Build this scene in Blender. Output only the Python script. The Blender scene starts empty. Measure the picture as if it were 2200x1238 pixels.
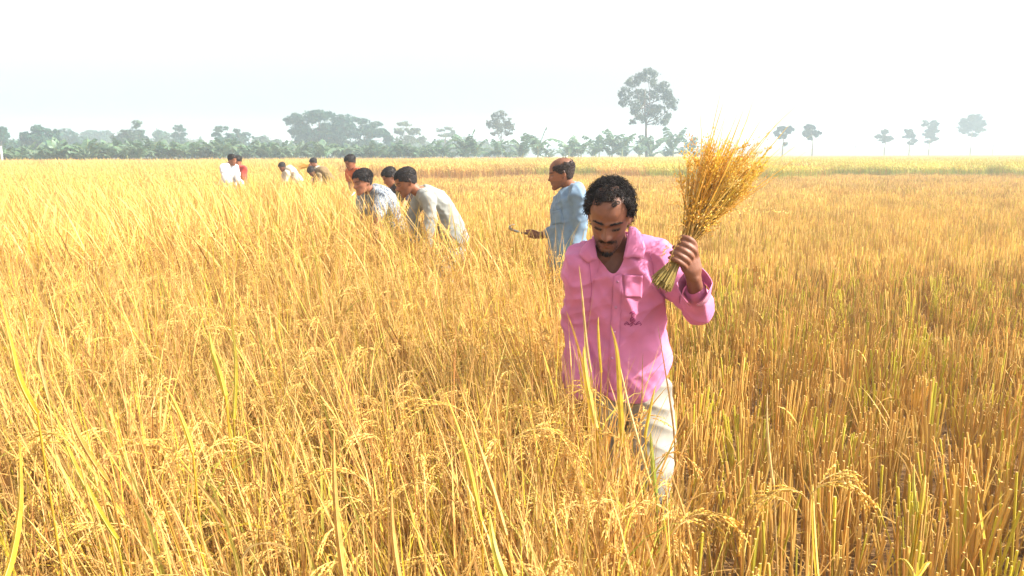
import bpy, math, random
import numpy as np
from mathutils import Vector, Matrix
from mathutils.bvhtree import BVHTree

random.seed(7)
RNG = np.random.default_rng(11)
R = math.radians
scene = bpy.context.scene
COL = scene.collection

# ------------------------------------------------------------------ camera
W0, H0, FPX, HORIZON = 2200.0, 1238.0, 1694.0, 329.0
CAM_Z = 1.65
PITCH = math.atan((H0 / 2 - HORIZON) / FPX)
cam_data = bpy.data.cameras.new('camera')
cam_data.sensor_width = 36.0
cam_data.lens = FPX / W0 * 36.0
cam_data.clip_start = 0.05
cam_data.clip_end = 6000.0
cam = bpy.data.objects.new('camera', cam_data)
COL.objects.link(cam)
cam.location = (0, 0, CAM_Z)
cam.rotation_euler = (math.pi / 2 - PITCH, 0, 0)
scene.camera = cam

# ------------------------------------------------------------------ light
SUN_EL = R(40)
SUN_AZ = R(97)          # clockwise from the view direction (+Y) towards +X
world = bpy.data.worlds.new('World')
scene.world = world
world.use_nodes = True
wn = world.node_tree.nodes
wl = world.node_tree.links
wn.clear()
sky = wn.new('ShaderNodeTexSky')
sky.sky_type = 'NISHITA'
sky.sun_disc = False
sky.sun_elevation = SUN_EL
sky.sun_rotation = SUN_AZ
sky.altitude = 0
sky.air_density = 1.0
sky.dust_density = 4.0
sky.ozone_density = 1.0
hs = wn.new('ShaderNodeHueSaturation')
hs.inputs['Saturation'].default_value = 0.12
bg = wn.new('ShaderNodeBackground')
bg.inputs['Strength'].default_value = 0.12
wo = wn.new('ShaderNodeOutputWorld')
wl.new(sky.outputs[0], hs.inputs['Color'])
wl.new(hs.outputs[0], bg.inputs['Color'])
wl.new(bg.outputs[0], wo.inputs['Surface'])

sun_data = bpy.data.lights.new('sun', 'SUN')
sun_data.energy = 4.4
sun_data.angle = R(0.6)
sun_data.color = (1.0, 0.93, 0.80)
sun = bpy.data.objects.new('sun', sun_data)
COL.objects.link(sun)
SUN_DIR = Vector((math.cos(SUN_EL) * math.sin(SUN_AZ), math.cos(SUN_EL) * math.cos(SUN_AZ), math.sin(SUN_EL)))
sun.rotation_euler = SUN_DIR.to_track_quat('Z', 'Y').to_euler()
sun.location = (20, 10, 30)

vs = scene.view_settings
vs.view_transform = 'Standard'
vs.look = 'None'
vs.exposure = 1.28
vs.gamma = 1.0
vs.use_curve_mapping = False
cy = scene.cycles
cy.max_bounces = 8
cy.diffuse_bounces = 2
cy.glossy_bounces = 2
cy.transmission_bounces = 4
cy.transparent_max_bounces = 8
cy.volume_bounces = 2
cy.use_denoising = True
cy.use_adaptive_sampling = True
cy.adaptive_threshold = 0.02

# ------------------------------------------------------------------ helpers
def P(px, py, D):
    """world point seen at photograph pixel (px, py) whose ground distance along the view is D"""
    dx = (px - W0 / 2) / FPX
    dy = (H0 / 2 - py) / FPX
    d = Vector((dx, math.cos(PITCH) + dy * math.sin(PITCH), -math.sin(PITCH) + dy * math.cos(PITCH)))
    return Vector((0, 0, CAM_Z)) + d * (D / d.y)

def tag(o, label=None, cat=None, group=None, kind=None):
    if label: o['label'] = label
    if cat: o['category'] = cat
    if group: o['group'] = group
    if kind: o['kind'] = kind
    return o

def empty(name, loc=(0, 0, 0), label=None, cat=None, group=None):
    o = bpy.data.objects.new(name, None)
    o.empty_display_size = 0.1
    COL.objects.link(o)
    o.location = loc
    return tag(o, label, cat, group)

def link(name, me, mat=None, parent=None):
    o = bpy.data.objects.new(name, me)
    COL.objects.link(o)
    if mat is not None and not me.materials:
        me.materials.append(mat)
    if parent is not None:
        o.parent = parent
        o.matrix_parent_inverse = Matrix.Translation(parent.matrix_basis.translation).inverted() if parent.type == 'EMPTY' and parent.parent is None else Matrix.Identity(4)
    return o

class MB:
    """collects vertices, faces and vertex colours; mesh() makes one mesh"""
    def __init__(s):
        s.v, s.f, s.c = [], [], []
    def add(s, verts, faces, col=(1, 1, 1)):
        b = len(s.v)
        s.v.extend([tuple(p) for p in verts])
        s.f.extend([tuple(i + b for i in f) for f in faces])
        if isinstance(col, list):
            s.c.extend(col)
        else:
            s.c.extend([col] * len(verts))
    def mesh(s, name, smooth=True, mat=None):
        me = bpy.data.meshes.new(name)
        me.from_pydata(s.v, [], s.f)
        if smooth and len(me.polygons):
            me.polygons.foreach_set('use_smooth', np.ones(len(me.polygons), dtype=bool))
        if len(s.c) == len(s.v) and len(s.v):
            a = me.color_attributes.new('col', 'FLOAT_COLOR', 'POINT')
            c = np.ones((len(s.v), 4), dtype=np.float32)
            c[:, :3] = np.array(s.c, dtype=np.float32)
            a.data.foreach_set('color', c.ravel())
        if mat is not None:
            me.materials.append(mat)
        me.update()
        return me

def vary(c, amt=0.15, rnd=random):
    k = 1 + rnd.uniform(-amt, amt)
    h = rnd.uniform(-amt, amt) * 0.3
    return (max(0, c[0] * k), max(0, c[1] * (k + h)), max(0, c[2] * (k - h)))

def mixc(a, b, t):
    return tuple(a[i] * (1 - t) + b[i] * t for i in range(3))

# --- numpy noise
def _hash(ix, iy, iz, seed):
    h = (ix.astype(np.int64) * 374761393 + iy.astype(np.int64) * 668265263 + iz.astype(np.int64) * 2147483647 + seed * 974634777) & 0xFFFFFFFF
    h = ((h ^ (h >> 13)) * 1274126177) & 0xFFFFFFFF
    h = (h ^ (h >> 16)) & 0xFFFFFFFF
    return h / 4294967295.0

def vnoise(p, seed=0):
    p = np.asarray(p, dtype=float)
    i = np.floor(p); f = p - i
    i = i.astype(np.int64)
    u = f * f * (3 - 2 * f)
    r = 0
    for dx in (0, 1):
        for dy in (0, 1):
            for dz in (0, 1):
                w = (u[:, 0] if dx else 1 - u[:, 0]) * (u[:, 1] if dy else 1 - u[:, 1]) * (u[:, 2] if dz else 1 - u[:, 2])
                r = r + w * _hash(i[:, 0] + dx, i[:, 1] + dy, i[:, 2] + dz, seed)
    return r

def fbm(p, seed=0, oct=3):
    p = np.asarray(p, dtype=float)
    r = 0; a = 0.5; t = 0
    for k in range(oct):
        r = r + a * vnoise(p * (2 ** k), seed + k); t += a; a *= 0.5
    return r / t

# ------------------------------------------------------------------ materials
def new_mat(name):
    m = bpy.data.materials.new(name)
    m.use_nodes = True
    nt = m.node_tree
    nt.nodes.clear()
    out = nt.nodes.new('ShaderNodeOutputMaterial')
    return m, nt, out

def N(nt, t, **kw):
    n = nt.nodes.new(t)
    for k, v in kw.items():
        if k in n.inputs:
            n.inputs[k].default_value = v
        else:
            setattr(n, k, v)
    return n

def plant_mat(name, transl=0.35, rand=0.25, rough=0.55, spec=0.3, mottled=0.0, scale=60.0):
    """vertex-coloured leaf or straw that lets light through"""
    m, nt, out = new_mat(name)
    L = nt.links
    at = N(nt, 'ShaderNodeAttribute', attribute_name='col')
    oi = N(nt, 'ShaderNodeObjectInfo')
    mr = N(nt, 'ShaderNodeMapRange')
    mr.inputs['To Min'].default_value = 1 - rand
    mr.inputs['To Max'].default_value = 1 + rand
    L.new(oi.outputs['Random'], mr.inputs['Value'])
    mul = N(nt, 'ShaderNodeVectorMath', operation='SCALE')
    L.new(at.outputs['Color'], mul.inputs[0])
    L.new(mr.outputs[0], mul.inputs['Scale'])
    src = mul.outputs[0]
    if mottled > 0:
        tc = N(nt, 'ShaderNodeTexCoord')
        nz = N(nt, 'ShaderNodeTexNoise')
        nz.inputs['Scale'].default_value = scale
        nz.inputs['Detail'].default_value = 2
        L.new(tc.outputs['Object'], nz.inputs['Vector'])
        m2 = N(nt, 'ShaderNodeMapRange')
        m2.inputs['From Min'].default_value = 0.3
        m2.inputs['From Max'].default_value = 0.7
        m2.inputs['To Min'].default_value = 1 - mottled
        m2.inputs['To Max'].default_value = 1 + mottled
        L.new(nz.outputs['Fac'], m2.inputs['Value'])
        mu2 = N(nt, 'ShaderNodeVectorMath', operation='SCALE')
        L.new(src, mu2.inputs[0])
        L.new(m2.outputs[0], mu2.inputs['Scale'])
        src = mu2.outputs[0]
    pb = N(nt, 'ShaderNodeBsdfPrincipled')
    pb.inputs['Roughness'].default_value = rough
    pb.inputs['Specular IOR Level'].default_value = spec
    tr = N(nt, 'ShaderNodeBsdfTranslucent')
    L.new(src, pb.inputs['Base Color'])
    L.new(src, tr.inputs['Color'])
    mx = N(nt, 'ShaderNodeMixShader')
    mx.inputs[0].default_value = transl
    L.new(pb.outputs[0], mx.inputs[1])
    L.new(tr.outputs[0], mx.inputs[2])
    L.new(mx.outputs[0], out.inputs['Surface'])
    return m

def solid_mat(name, col=None, rough=0.6, spec=0.4, noise=0.0, scale=30.0, bump=0.0, bscale=200.0, attr=False, metal=0.0, sheen=0.0, transl=0.0):
    m, nt, out = new_mat(name)
    L = nt.links
    pb = N(nt, 'ShaderNodeBsdfPrincipled')
    pb.inputs['Roughness'].default_value = rough
    pb.inputs['Specular IOR Level'].default_value = spec
    pb.inputs['Metallic'].default_value = metal
    if sheen: pb.inputs['Sheen Weight'].default_value = sheen
    tc = N(nt, 'ShaderNodeTexCoord')
    if attr:
        src = N(nt, 'ShaderNodeAttribute', attribute_name='col').outputs['Color']
    else:
        rgb = N(nt, 'ShaderNodeRGB'); rgb.outputs[0].default_value = (*col, 1)
        src = rgb.outputs[0]
    if noise > 0:
        nz = N(nt, 'ShaderNodeTexNoise'); nz.inputs['Scale'].default_value = scale; nz.inputs['Detail'].default_value = 4
        L.new(tc.outputs['Object'], nz.inputs['Vector'])
        mr = N(nt, 'ShaderNodeMapRange')
        mr.inputs['From Min'].default_value = 0.25; mr.inputs['From Max'].default_value = 0.75
        mr.inputs['To Min'].default_value = 1 - noise; mr.inputs['To Max'].default_value = 1 + noise
        L.new(nz.outputs['Fac'], mr.inputs['Value'])
        mu = N(nt, 'ShaderNodeVectorMath', operation='SCALE')
        L.new(src, mu.inputs[0]); L.new(mr.outputs[0], mu.inputs['Scale'])
        src = mu.outputs[0]
    L.new(src, pb.inputs['Base Color'])
    if bump > 0:
        nb = N(nt, 'ShaderNodeTexNoise'); nb.inputs['Scale'].default_value = bscale; nb.inputs['Detail'].default_value = 3
        L.new(tc.outputs['Object'], nb.inputs['Vector'])
        bp = N(nt, 'ShaderNodeBump'); bp.inputs['Strength'].default_value = bump; bp.inputs['Distance'].default_value = 0.01
        L.new(nb.outputs['Fac'], bp.inputs['Height']); L.new(bp.outputs[0], pb.inputs['Normal'])
    sh = pb.outputs[0]
    if transl > 0:
        tr = N(nt, 'ShaderNodeBsdfTranslucent'); L.new(src, tr.inputs['Color'])
        mx = N(nt, 'ShaderNodeMixShader'); mx.inputs[0].default_value = transl
        L.new(sh, mx.inputs[1]); L.new(tr.outputs[0], mx.inputs[2]); sh = mx.outputs[0]
    L.new(sh, out.inputs['Surface'])
    return m
# ================================================================== ground and haze
def bx(Y):
    """x of the edge between standing rice (left of it) and stubble"""
    return float(np.interp(Y, [0, 1.4, 2.3, 2.75, 3.1, 5.6, 6.3, 6.8, 7.4, 10.2, 13.2, 22, 43], [0.30, 0.35, 0.37, 0.40, 0.30, 0.45, 0.42, -0.18, -0.50, -1.15, -2.2, -4.7, -10.0]))
def far_edge(x):
    return 99 + 0.77 * x

def ground_mat():
    m, nt, out = new_mat('soil')
    L = nt.links
    tc = N(nt, 'ShaderNodeTexCoord')
    n1 = N(nt, 'ShaderNodeTexNoise'); n1.inputs['Scale'].default_value = 9; n1.inputs['Detail'].default_value = 6
    n2 = N(nt, 'ShaderNodeTexNoise'); n2.inputs['Scale'].default_value = 0.03; n2.inputs['Detail'].default_value = 4
    L.new(tc.outputs['Object'], n1.inputs['Vector']); L.new(tc.outputs['Object'], n2.inputs['Vector'])
    r1 = N(nt, 'ShaderNodeValToRGB')
    r1.color_ramp.elements[0].position = 0.35; r1.color_ramp.elements[0].color = (0.10, 0.055, 0.025, 1)
    r1.color_ramp.elements[1].position = 0.7; r1.color_ramp.elements[1].color = (0.30, 0.17, 0.07, 1)
    L.new(n1.outputs['Fac'], r1.inputs[0])
    r2 = N(nt, 'ShaderNodeValToRGB')
    r2.color_ramp.elements[0].position = 0.4; r2.color_ramp.elements[0].color = (0.20, 0.20, 0.08, 1)
    r2.color_ramp.elements[1].position = 0.6; r2.color_ramp.elements[1].color = (0.34, 0.27, 0.12, 1)
    L.new(n2.outputs['Fac'], r2.inputs[0])
    # bare soil in the harvested field, grass and straw on the land beyond it
    sp = N(nt, 'ShaderNodeSeparateXYZ'); L.new(tc.outputs['Object'], sp.inputs[0])
    mr = N(nt, 'ShaderNodeMapRange'); mr.inputs['From Min'].default_value = 40; mr.inputs['From Max'].default_value = 70
    L.new(sp.outputs['Y'], mr.inputs['Value'])
    mx = N(nt, 'ShaderNodeMix', data_type='RGBA')
    L.new(mr.outputs[0], mx.inputs['Factor']); L.new(r1.outputs[0], mx.inputs[6]); L.new(r2.outputs[0], mx.inputs[7])
    pb = N(nt, 'ShaderNodeBsdfPrincipled'); pb.inputs['Roughness'].default_value = 0.95; pb.inputs['Specular IOR Level'].default_value = 0.1
    L.new(mx.outputs[2], pb.inputs['Base Color'])
    bp = N(nt, 'ShaderNodeBump'); bp.inputs['Strength'].default_value = 0.6; bp.inputs['Distance'].default_value = 0.03
    L.new(n1.outputs['Fac'], bp.inputs['Height']); L.new(bp.outputs[0], pb.inputs['Normal'])
    L.new(pb.outputs[0], out.inputs['Surface'])
    return m
GB = 1500.0
gm = MB()
gx = np.concatenate([np.linspace(-GB, -60, 8), np.linspace(-40, 40, 17), np.linspace(60, GB, 8)])
gy = np.concatenate([[-GB, -300, -60], np.linspace(-10, 60, 29), [90, 140, 250, 500, 900, GB]])
for y in gy:
    for x in gx:
        gm.v.append((x, y, 0.012 * math.sin(x * 1.3 + y * 0.7) if abs(x) < 45 and -10 < y < 60 else 0.0)); gm.c.append((1, 1, 1))
nx = len(gx)
for j in range(len(gy) - 1):
    for i in range(nx - 1):
        a = j * nx + i
        gm.f.append((a, a + 1, a + nx + 1, a + nx))
ground = link('ground', gm.mesh('ground', mat=ground_mat()))
tag(ground, 'brown soil of the flat rice field', kind='structure')

hz = bpy.data.meshes.new('haze')
zb, zt, q = -1.2, 16.5, GB + 20
hv = [(-q, -q, zb), (q, -q, zb), (q, q, zb), (-q, q, zb), (-q, -q, zt), (q, -q, zt), (q, q, zt), (-q, q, zt)]
hz.from_pydata(hv, [], [(0, 3, 2, 1), (4, 5, 6, 7), (0, 1, 5, 4), (1, 2, 6, 5), (2, 3, 7, 6), (3, 0, 4, 7)])
hm, hnt, hout = new_mat('haze_air')
pv = N(hnt, 'ShaderNodeVolumePrincipled')
pv.inputs['Color'].default_value = (0.70, 0.86, 1.0, 1)
pv.inputs['Density'].default_value = 0.0027
pv.inputs['Anisotropy'].default_value = 0.12
hnt.links.new(pv.outputs[0], hout.inputs['Volume'])
hz.materials.append(hm)
haze = link('haze', hz)
tag(haze, 'pale morning haze over the fields', kind='stuff')

# ================================================================== rice plants
STRAW = (0.60, 0.34, 0.08)
STRAW_PALE = (0.70, 0.47, 0.16)
STRAW_DARK = (0.30, 0.115, 0.028)
GRAIN = (0.70, 0.415, 0.09)
LEAF_Y = (0.62, 0.47, 0.05)
LEAF_G = (0.42, 0.44, 0.06)

def arc(p0, phi, th0, bend, L, n, droop=2.0):
    """points of a curve that starts th0 from vertical towards azimuth phi and bends over by bend"""
    pts = [Vector(p0)]
    ds = L / n
    for i in range(n):
        s = (i + 0.5) / n
        th = th0 + bend * s ** droop
        pts.append(pts[-1] + Vector((math.sin(th) * math.cos(phi), math.sin(th) * math.sin(phi), math.cos(th))) * ds)
    return pts

def ribbon(mb, pts, w, col, col2=None, side=None, taper=True, fold=0.0, base_w=0.5):
    n = len(pts)
    vs_, cs = [], []
    for i, p in enumerate(pts):
        t = (pts[min(i + 1, n - 1)] - pts[max(i - 1, 0)]).normalized()
        if side is None:
            sd = t.cross(Vector((0, 0, 1)))
            if sd.length < 1e-3: sd = Vector((1, 0, 0))
        else:
            sd = side - t * side.dot(t)
        sd.normalize()
        s = i / (n - 1)
        k = w * 0.5
        if taper:
            k *= (base_w + (1 - base_w) * min(1, s * 3)) * (1 - s ** 2.2) + 0.03
        c = mixc(col, col2, s) if col2 else col
        if fold:
            nr = t.cross(sd)
            vs_ += [p - sd * k + nr * k * fold, p, p + sd * k + nr * k * fold]
            cs += [c, mixc(c, (c[0] * 1.1, c[1] * 1.1, c[2] * 1.2), 0.5), c]
        else:
            vs_ += [p - sd * k, p + sd * k]
            cs += [c, c]
    m = 3 if fold else 2
    fs = []
    for i in range(n - 1):
        for j in range(m - 1):
            a = i * m + j
            fs.append((a, a + 1, a + m + 1, a + m))
    mb.add(vs_, fs, cs)

def tube(mb, pts, radii, col, seg=4, cap=False, col2=None):
    n = len(pts)
    vs_, cs, fs = [], [], []
    up = Vector((0.3, 0.9, 0.1)).normalized()
    for i, p in enumerate(pts):
        t = (pts[min(i + 1, n - 1)] - pts[max(i - 1, 0)]).normalized()
        a = t.cross(up)
        if a.length < 1e-3: a = t.cross(Vector((1, 0, 0)))
        a.normalize(); b = t.cross(a)
        r = radii[i] if hasattr(radii, '__len__') else radii
        for k in range(seg):
            an = 2 * math.pi * k / seg
            vs_.append(p + a * (r * math.cos(an)) + b * (r * math.sin(an)))
            cs.append(mixc(col, col2, i / (n - 1)) if col2 else col)
    for i in range(n - 1):
        for k in range(seg):
            k2 = (k + 1) % seg
            fs.append((i * seg + k, i * seg + k2, (i + 1) * seg + k2, (i + 1) * seg + k))
    if cap:
        fs.append(tuple(range((n - 1) * seg, n * seg)))
        fs.append(tuple(reversed(range(seg))))
    mb.add(vs_, fs, cs)

def grain(mb, p, d, L, w, col, rnd):
    d = d.normalized()
    a = d.orthogonal().normalized(); b = d.cross(a)
    t0 = rnd.uniform(0, 2.1)
    m = p + d * (L * 0.45)
    vs_ = [p, p + d * L]
    for k in range(3):
        an = t0 + k * 2.094
        vs_.append(m + a * (w * math.cos(an)) + b * (w * math.sin(an)))
    fs = [(0, 3, 2), (0, 4, 3), (0, 2, 4), (1, 2, 3), (1, 3, 4), (1, 4, 2)]
    mb.add(vs_, fs, [mixc(col, STRAW_PALE, 0.4), mixc(col, STRAW_PALE, 0.3), col, col, col])

def panicle(mb, p0, phi, th0, rnd, L=0.22, nbr=9, ng=9, gl=0.0085, gw=0.0018, droop=2.3, col=GRAIN):
    ax = arc(p0, phi, th0, droop, L, 9, 0.9)
    tube(mb, ax, [0.0011 - 0.0007 * i / 9 for i in range(10)], STRAW_PALE, 3)
    for k in range(nbr):
        s = 0.12 + 0.86 * k / max(1, nbr - 1)
        i = min(8, int(s * 9)); f = s * 9 - i
        q = ax[i].lerp(ax[i + 1], min(1, f))
        t = (ax[i + 1] - ax[i]).normalized()
        bphi = rnd.uniform(0, 6.283)
        o = (t.orthogonal().normalized())
        o.rotate(Matrix.Rotation(bphi, 3, t))
        d = (t * 0.95 + o * 0.30).normalized()
        BL = L * (0.42 - 0.24 * s) * rnd.uniform(0.8, 1.2)
        n = max(3, int(ng * (1.15 - 0.5 * s)))
        if nbr > 7: tube(mb, [q, q + d * (BL * .5) + Vector((0, 0, -.09 * BL)), q + d * BL + Vector((0, 0, -.35 * BL))], [.0007, .0006, .0004], STRAW_PALE, 3)
        for g in range(n):
            u = (g + 1) / n
            pos = q + d * (BL * u) + Vector((0, 0, -0.35 * BL * u * u))
            gd = (d + Vector((0, 0, -0.7 * u)) + Vector((rnd.uniform(-.3, .3), rnd.uniform(-.3, .3), rnd.uniform(-.3, .2)))).normalized()
            grain(mb, pos, gd, gl * rnd.uniform(0.85, 1.15), gw * rnd.uniform(0.9, 1.2), vary(col, 0.18, rnd), rnd)

LEAN = math.pi          # the crop leans towards -X
def lean_phi(rnd, k=0.75):
    """azimuth biased towards the lean"""
    return LEAN + rnd.gauss(0, 1.0) if rnd.random() < k else rnd.uniform(0, 6.283)

def leaf_col(rnd):
    u = rnd.random()
    c = STRAW if u < 0.44 else STRAW_PALE if u < 0.60 else LEAF_Y if u < 0.84 else LEAF_G if u < 0.92 else STRAW_DARK
    return vary(c, 0.15, rnd)

def rice_near(seed):
    rnd = random.Random(seed); mb = MB()
    for t in range(10):
        a = rnd.uniform(0, 6.283); r = rnd.uniform(0.01, 0.07)
        p0 = (r * math.cos(a), r * math.sin(a), 0)
        phi = lean_phi(rnd); H = rnd.uniform(0.62, 0.82); th = abs(rnd.gauss(0.10, 0.12))
        st = arc(p0, phi, th, rnd.uniform(0.05, 0.30), H, 4)
        sc = vary(mixc(STRAW, STRAW_DARK, 0.25 + rnd.random() * 0.75), 0.15, rnd)
        tube(mb, st, [0.0026, 0.0024, 0.002, 0.0016, 0.0013], mixc(sc, (0.26, 0.14, 0.04), 0.4), 3, col2=sc)  # base of each stem coloured darker, painting in the shade between plants
        if rnd.random() < .68: panicle(mb, st[-1], phi + rnd.gauss(0, 0.6), th + 0.25, rnd, L=rnd.uniform(0.14, 0.21), nbr=9, ng=10, droop=rnd.uniform(1.6, 2.6), gl=0.0092, gw=0.0021, col=mixc(GRAIN, STRAW_PALE, rnd.random() * 0.5))
        # flag leaf stands above the panicle, older leaves hang below
        c = leaf_col(rnd)
        ribbon(mb, arc(st[3], phi + rnd.gauss(0, 0.5), th + rnd.uniform(0.0, 0.35), rnd.uniform(0, 0.5), rnd.uniform(0.28, 0.50), 6), rnd.choice((0.004, 0.005, 0.006, 0.007, 0.010)), c, mixc(c, STRAW_PALE, 0.45), side=Vector((rnd.uniform(-1, 1), rnd.uniform(-1, 1), 0.1)), fold=0.3)
        for k in range(2):
            c = leaf_col(rnd)
            ribbon(mb, arc(st[rnd.choice((1, 2, 2, 3))], phi + rnd.gauss(0, 1.2), th + rnd.uniform(0.1, 0.6), rnd.uniform(0.1, 2.2), rnd.uniform(0.25, 0.48), 6), rnd.uniform(0.003, 0.007), c, mixc(c, STRAW_DARK, 0.3), side=Vector((rnd.uniform(-1, 1), rnd.uniform(-1, 1), 0.1)))
        for k in range(4):      # dry straight blades and straws
            c = vary(mixc(STRAW_PALE, STRAW_DARK, rnd.random() ** 1.3), 0.15, rnd) if rnd.random() < .85 else vary(LEAF_Y, .15, rnd)
            ribbon(mb, arc(st[rnd.choice((1, 2))], lean_phi(rnd, .85), abs(rnd.gauss(.26, .13)), rnd.uniform(-.05, .12), rnd.uniform(0.42, 0.72), 4), rnd.choice((.0025, .003, .004, .005, .006)), c, side=Vector((rnd.uniform(-1, 1), rnd.uniform(-1, 1), 0.1)))
    return mb

def rice_mid(seed):
    rnd = random.Random(seed); mb = MB()
    for t in range(10):
        a = rnd.uniform(0, 6.283); r = rnd.uniform(0.01, 0.09)
        p0 = (r * math.cos(a), r * math.sin(a), 0)
        phi = lean_phi(rnd); H = rnd.uniform(0.64, 0.84); th = abs(rnd.gauss(0.10, 0.12))
        st = arc(p0, phi, th, rnd.uniform(0.05, 0.30), H, 2)
        sc = vary(mixc(STRAW, STRAW_DARK, rnd.random() * 0.7), 0.15, rnd)
        ribbon(mb, st, 0.005, sc, taper=False, side=Vector((rnd.uniform(-1, 1), rnd.uniform(-1, 1), 0)))
        panicle(mb, st[-1], phi + rnd.gauss(0, 0.6), th + 0.25, rnd, L=rnd.uniform(0.17, 0.25), nbr=6, ng=5, gl=0.0125, gw=0.003, droop=rnd.uniform(1.6, 2.5), col=mixc(GRAIN, STRAW_PALE, rnd.random() * 0.5))
        for k in range(2):
            c = leaf_col(rnd)
            ribbon(mb, arc(st[1 + (k == 0)] if k == 0 else st[1], phi + rnd.gauss(0, 0.7), th + rnd.uniform(0.0, 0.4), rnd.uniform(0, 0.6) + k, rnd.uniform(0.20, 0.42), 3), rnd.uniform(0.0045, 0.0085), c, mixc(c, STRAW_PALE, 0.5), side=Vector((rnd.uniform(-1, 1), rnd.uniform(-1, 1), 0.1)))
    return mb

def rice_patch(seed, size, n, w, green=0.0, seg=3):
    """a square of far-off crop: thin leaves and drooping heads"""
    rnd = random.Random(seed); mb = MB()
    for k in range(n):
        p0 = Vector((rnd.uniform(-.5, .5) * size, rnd.uniform(-.5, .5) * size, 0))
        phi = lean_phi(rnd); th = abs(rnd.gauss(0.12, 0.12)); H = rnd.uniform(0.62, 0.85)
        top = p0 + Vector((math.sin(th) * math.cos(phi), math.sin(th) * math.sin(phi), math.cos(th))) * H
        sd = Vector((rnd.uniform(-1, 1), rnd.uniform(-1, 1), 0.1))
        c = vary(mixc(STRAW, STRAW_DARK, rnd.random() * 0.6), 0.15, rnd)
        if rnd.random() < green: c = vary((0.36, 0.40, 0.06), 0.2, rnd)
        ribbon(mb, [p0, top], w * 0.55, c, taper=False, side=sd)
        g = vary(mixc(GRAIN, STRAW_PALE, rnd.random() * 0.7), 0.15, rnd)
        if rnd.random() < green: g = mixc(g, (0.60, 0.56, 0.08), 0.8)
        ribbon(mb, arc(top, phi + rnd.gauss(0, 0.6), th + 0.3, rnd.uniform(1.4, 2.4), rnd.uniform(0.16, 0.24), seg + 1, 1.0), w * 1.6, g, taper=True, side=sd, base_w=0.3)
        c = leaf_col(rnd)
        if rnd.random() < green: c = vary(mixc(LEAF_Y, LEAF_G, rnd.random()), 0.2, rnd)
        ribbon(mb, arc(p0.lerp(top, rnd.uniform(0.6, 1.0)), phi + rnd.gauss(0, 0.6), th + rnd.uniform(0, 0.4), rnd.uniform(0, 0.5), rnd.uniform(0.18, 0.40), seg), w, c, mixc(c, STRAW_PALE, 0.5), side=Vector((rnd.uniform(-1, 1), rnd.uniform(-1, 1), 0.1)))
    return mb

STUB_A = (0.70, 0.46, 0.12)
STUB_B = (0.50, 0.28, 0.075)
STUB_G = (0.60, 0.52, 0.06)
def stub_col(rnd):
    u = rnd.random()
    c = STUB_A if u < 0.45 else STUB_B if u < 0.66 else STRAW if u < 0.82 else STUB_G
    return vary(c, 0.18, rnd)
def stubble_near(seed):
    rnd = random.Random(seed); mb = MB()
    hill = rnd.uniform(0.30, 0.50)
    ph0 = rnd.uniform(0, 6.28); l0 = abs(rnd.gauss(0, 0.07))
    gsh = rnd.random() < 0.22
    for t in range(11):
        a = rnd.uniform(0, 6.283); r = rnd.uniform(0.0, 0.045)
        p0 = Vector((r * math.cos(a), r * math.sin(a), 0))
        H = hill * (rnd.uniform(0.85, 1.08) if rnd.random() < .8 else rnd.uniform(.45, .8))
        th = r * 1.6 + abs(rnd.gauss(0, 0.05))
        st = arc(p0, a, th, rnd.uniform(-0.05, 0.1), H, 3)
        st = [p + Vector((math.cos(ph0), math.sin(ph0), 0)) * (l0 * p.z) for p in st]
        c = stub_col(rnd)
        if gsh and rnd.random() < 0.6: c = vary(STUB_G, 0.2, rnd)
        w = rnd.uniform(0.0026, 0.0050)
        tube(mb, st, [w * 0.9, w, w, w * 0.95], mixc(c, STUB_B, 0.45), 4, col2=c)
        tp = st[-1]
        mb.add([tp + Vector((w, 0, .0006)), tp + Vector((0, w, .0006)), tp + Vector((-w, 0, .0006)), tp + Vector((0, -w, .0006))], [(0, 1, 2, 3)], STRAW_PALE)
        if rnd.random() < 0.35:      # a cut leaf sheath
            c2 = stub_col(rnd)
            ribbon(mb, arc(st[rnd.choice((1, 2))], rnd.uniform(0, 6.28), rnd.uniform(0.1, 0.6), rnd.uniform(0, 1.6), rnd.uniform(0.08, 0.26), 4), rnd.uniform(0.004, 0.008), c2, mixc(c2, STRAW_PALE, 0.4), side=Vector((rnd.uniform(-1, 1), rnd.uniform(-1, 1), 0)))
    for k in range(5):              # fallen straw between the hills
        p = Vector((rnd.uniform(-.12, .12), rnd.uniform(-.12, .12), rnd.uniform(0.01, 0.16)))
        az = rnd.uniform(0, 6.28); L = rnd.uniform(0.12, 0.34)
        d = Vector((math.cos(az), math.sin(az), rnd.uniform(-0.2, 0.5)))
        ribbon(mb, [p, p + d * L * 0.5 + Vector((0, 0, .02)), p + d * L], rnd.uniform(0.003, 0.006), vary(mixc(STRAW_PALE, STUB_B, rnd.random()), 0.2, rnd))
    return mb
def stubble_patch(seed, size, hills, per, w):
    rnd = random.Random(seed); mb = MB()
    for h in range(hills):
        c0 = Vector((rnd.uniform(-.5, .5) * size, rnd.uniform(-.5, .5) * size, 0)); hh = rnd.uniform(0.34, 0.48)
        for t in range(per):
            a = rnd.uniform(0, 6.283); r = rnd.uniform(0, 0.07)
            p0 = c0 + Vector((r * math.cos(a), r * math.sin(a), 0))
            d = Vector((math.cos(a) * r * 1.5 + rnd.gauss(0, .06), math.sin(a) * r * 1.5 + rnd.gauss(0, .06), 1)) * (hh * rnd.uniform(0.8, 1.08))
            c = stub_col(rnd)
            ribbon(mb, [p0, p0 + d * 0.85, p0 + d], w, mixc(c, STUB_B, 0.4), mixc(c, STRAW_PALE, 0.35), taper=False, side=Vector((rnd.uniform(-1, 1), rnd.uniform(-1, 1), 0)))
    return mb

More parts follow.
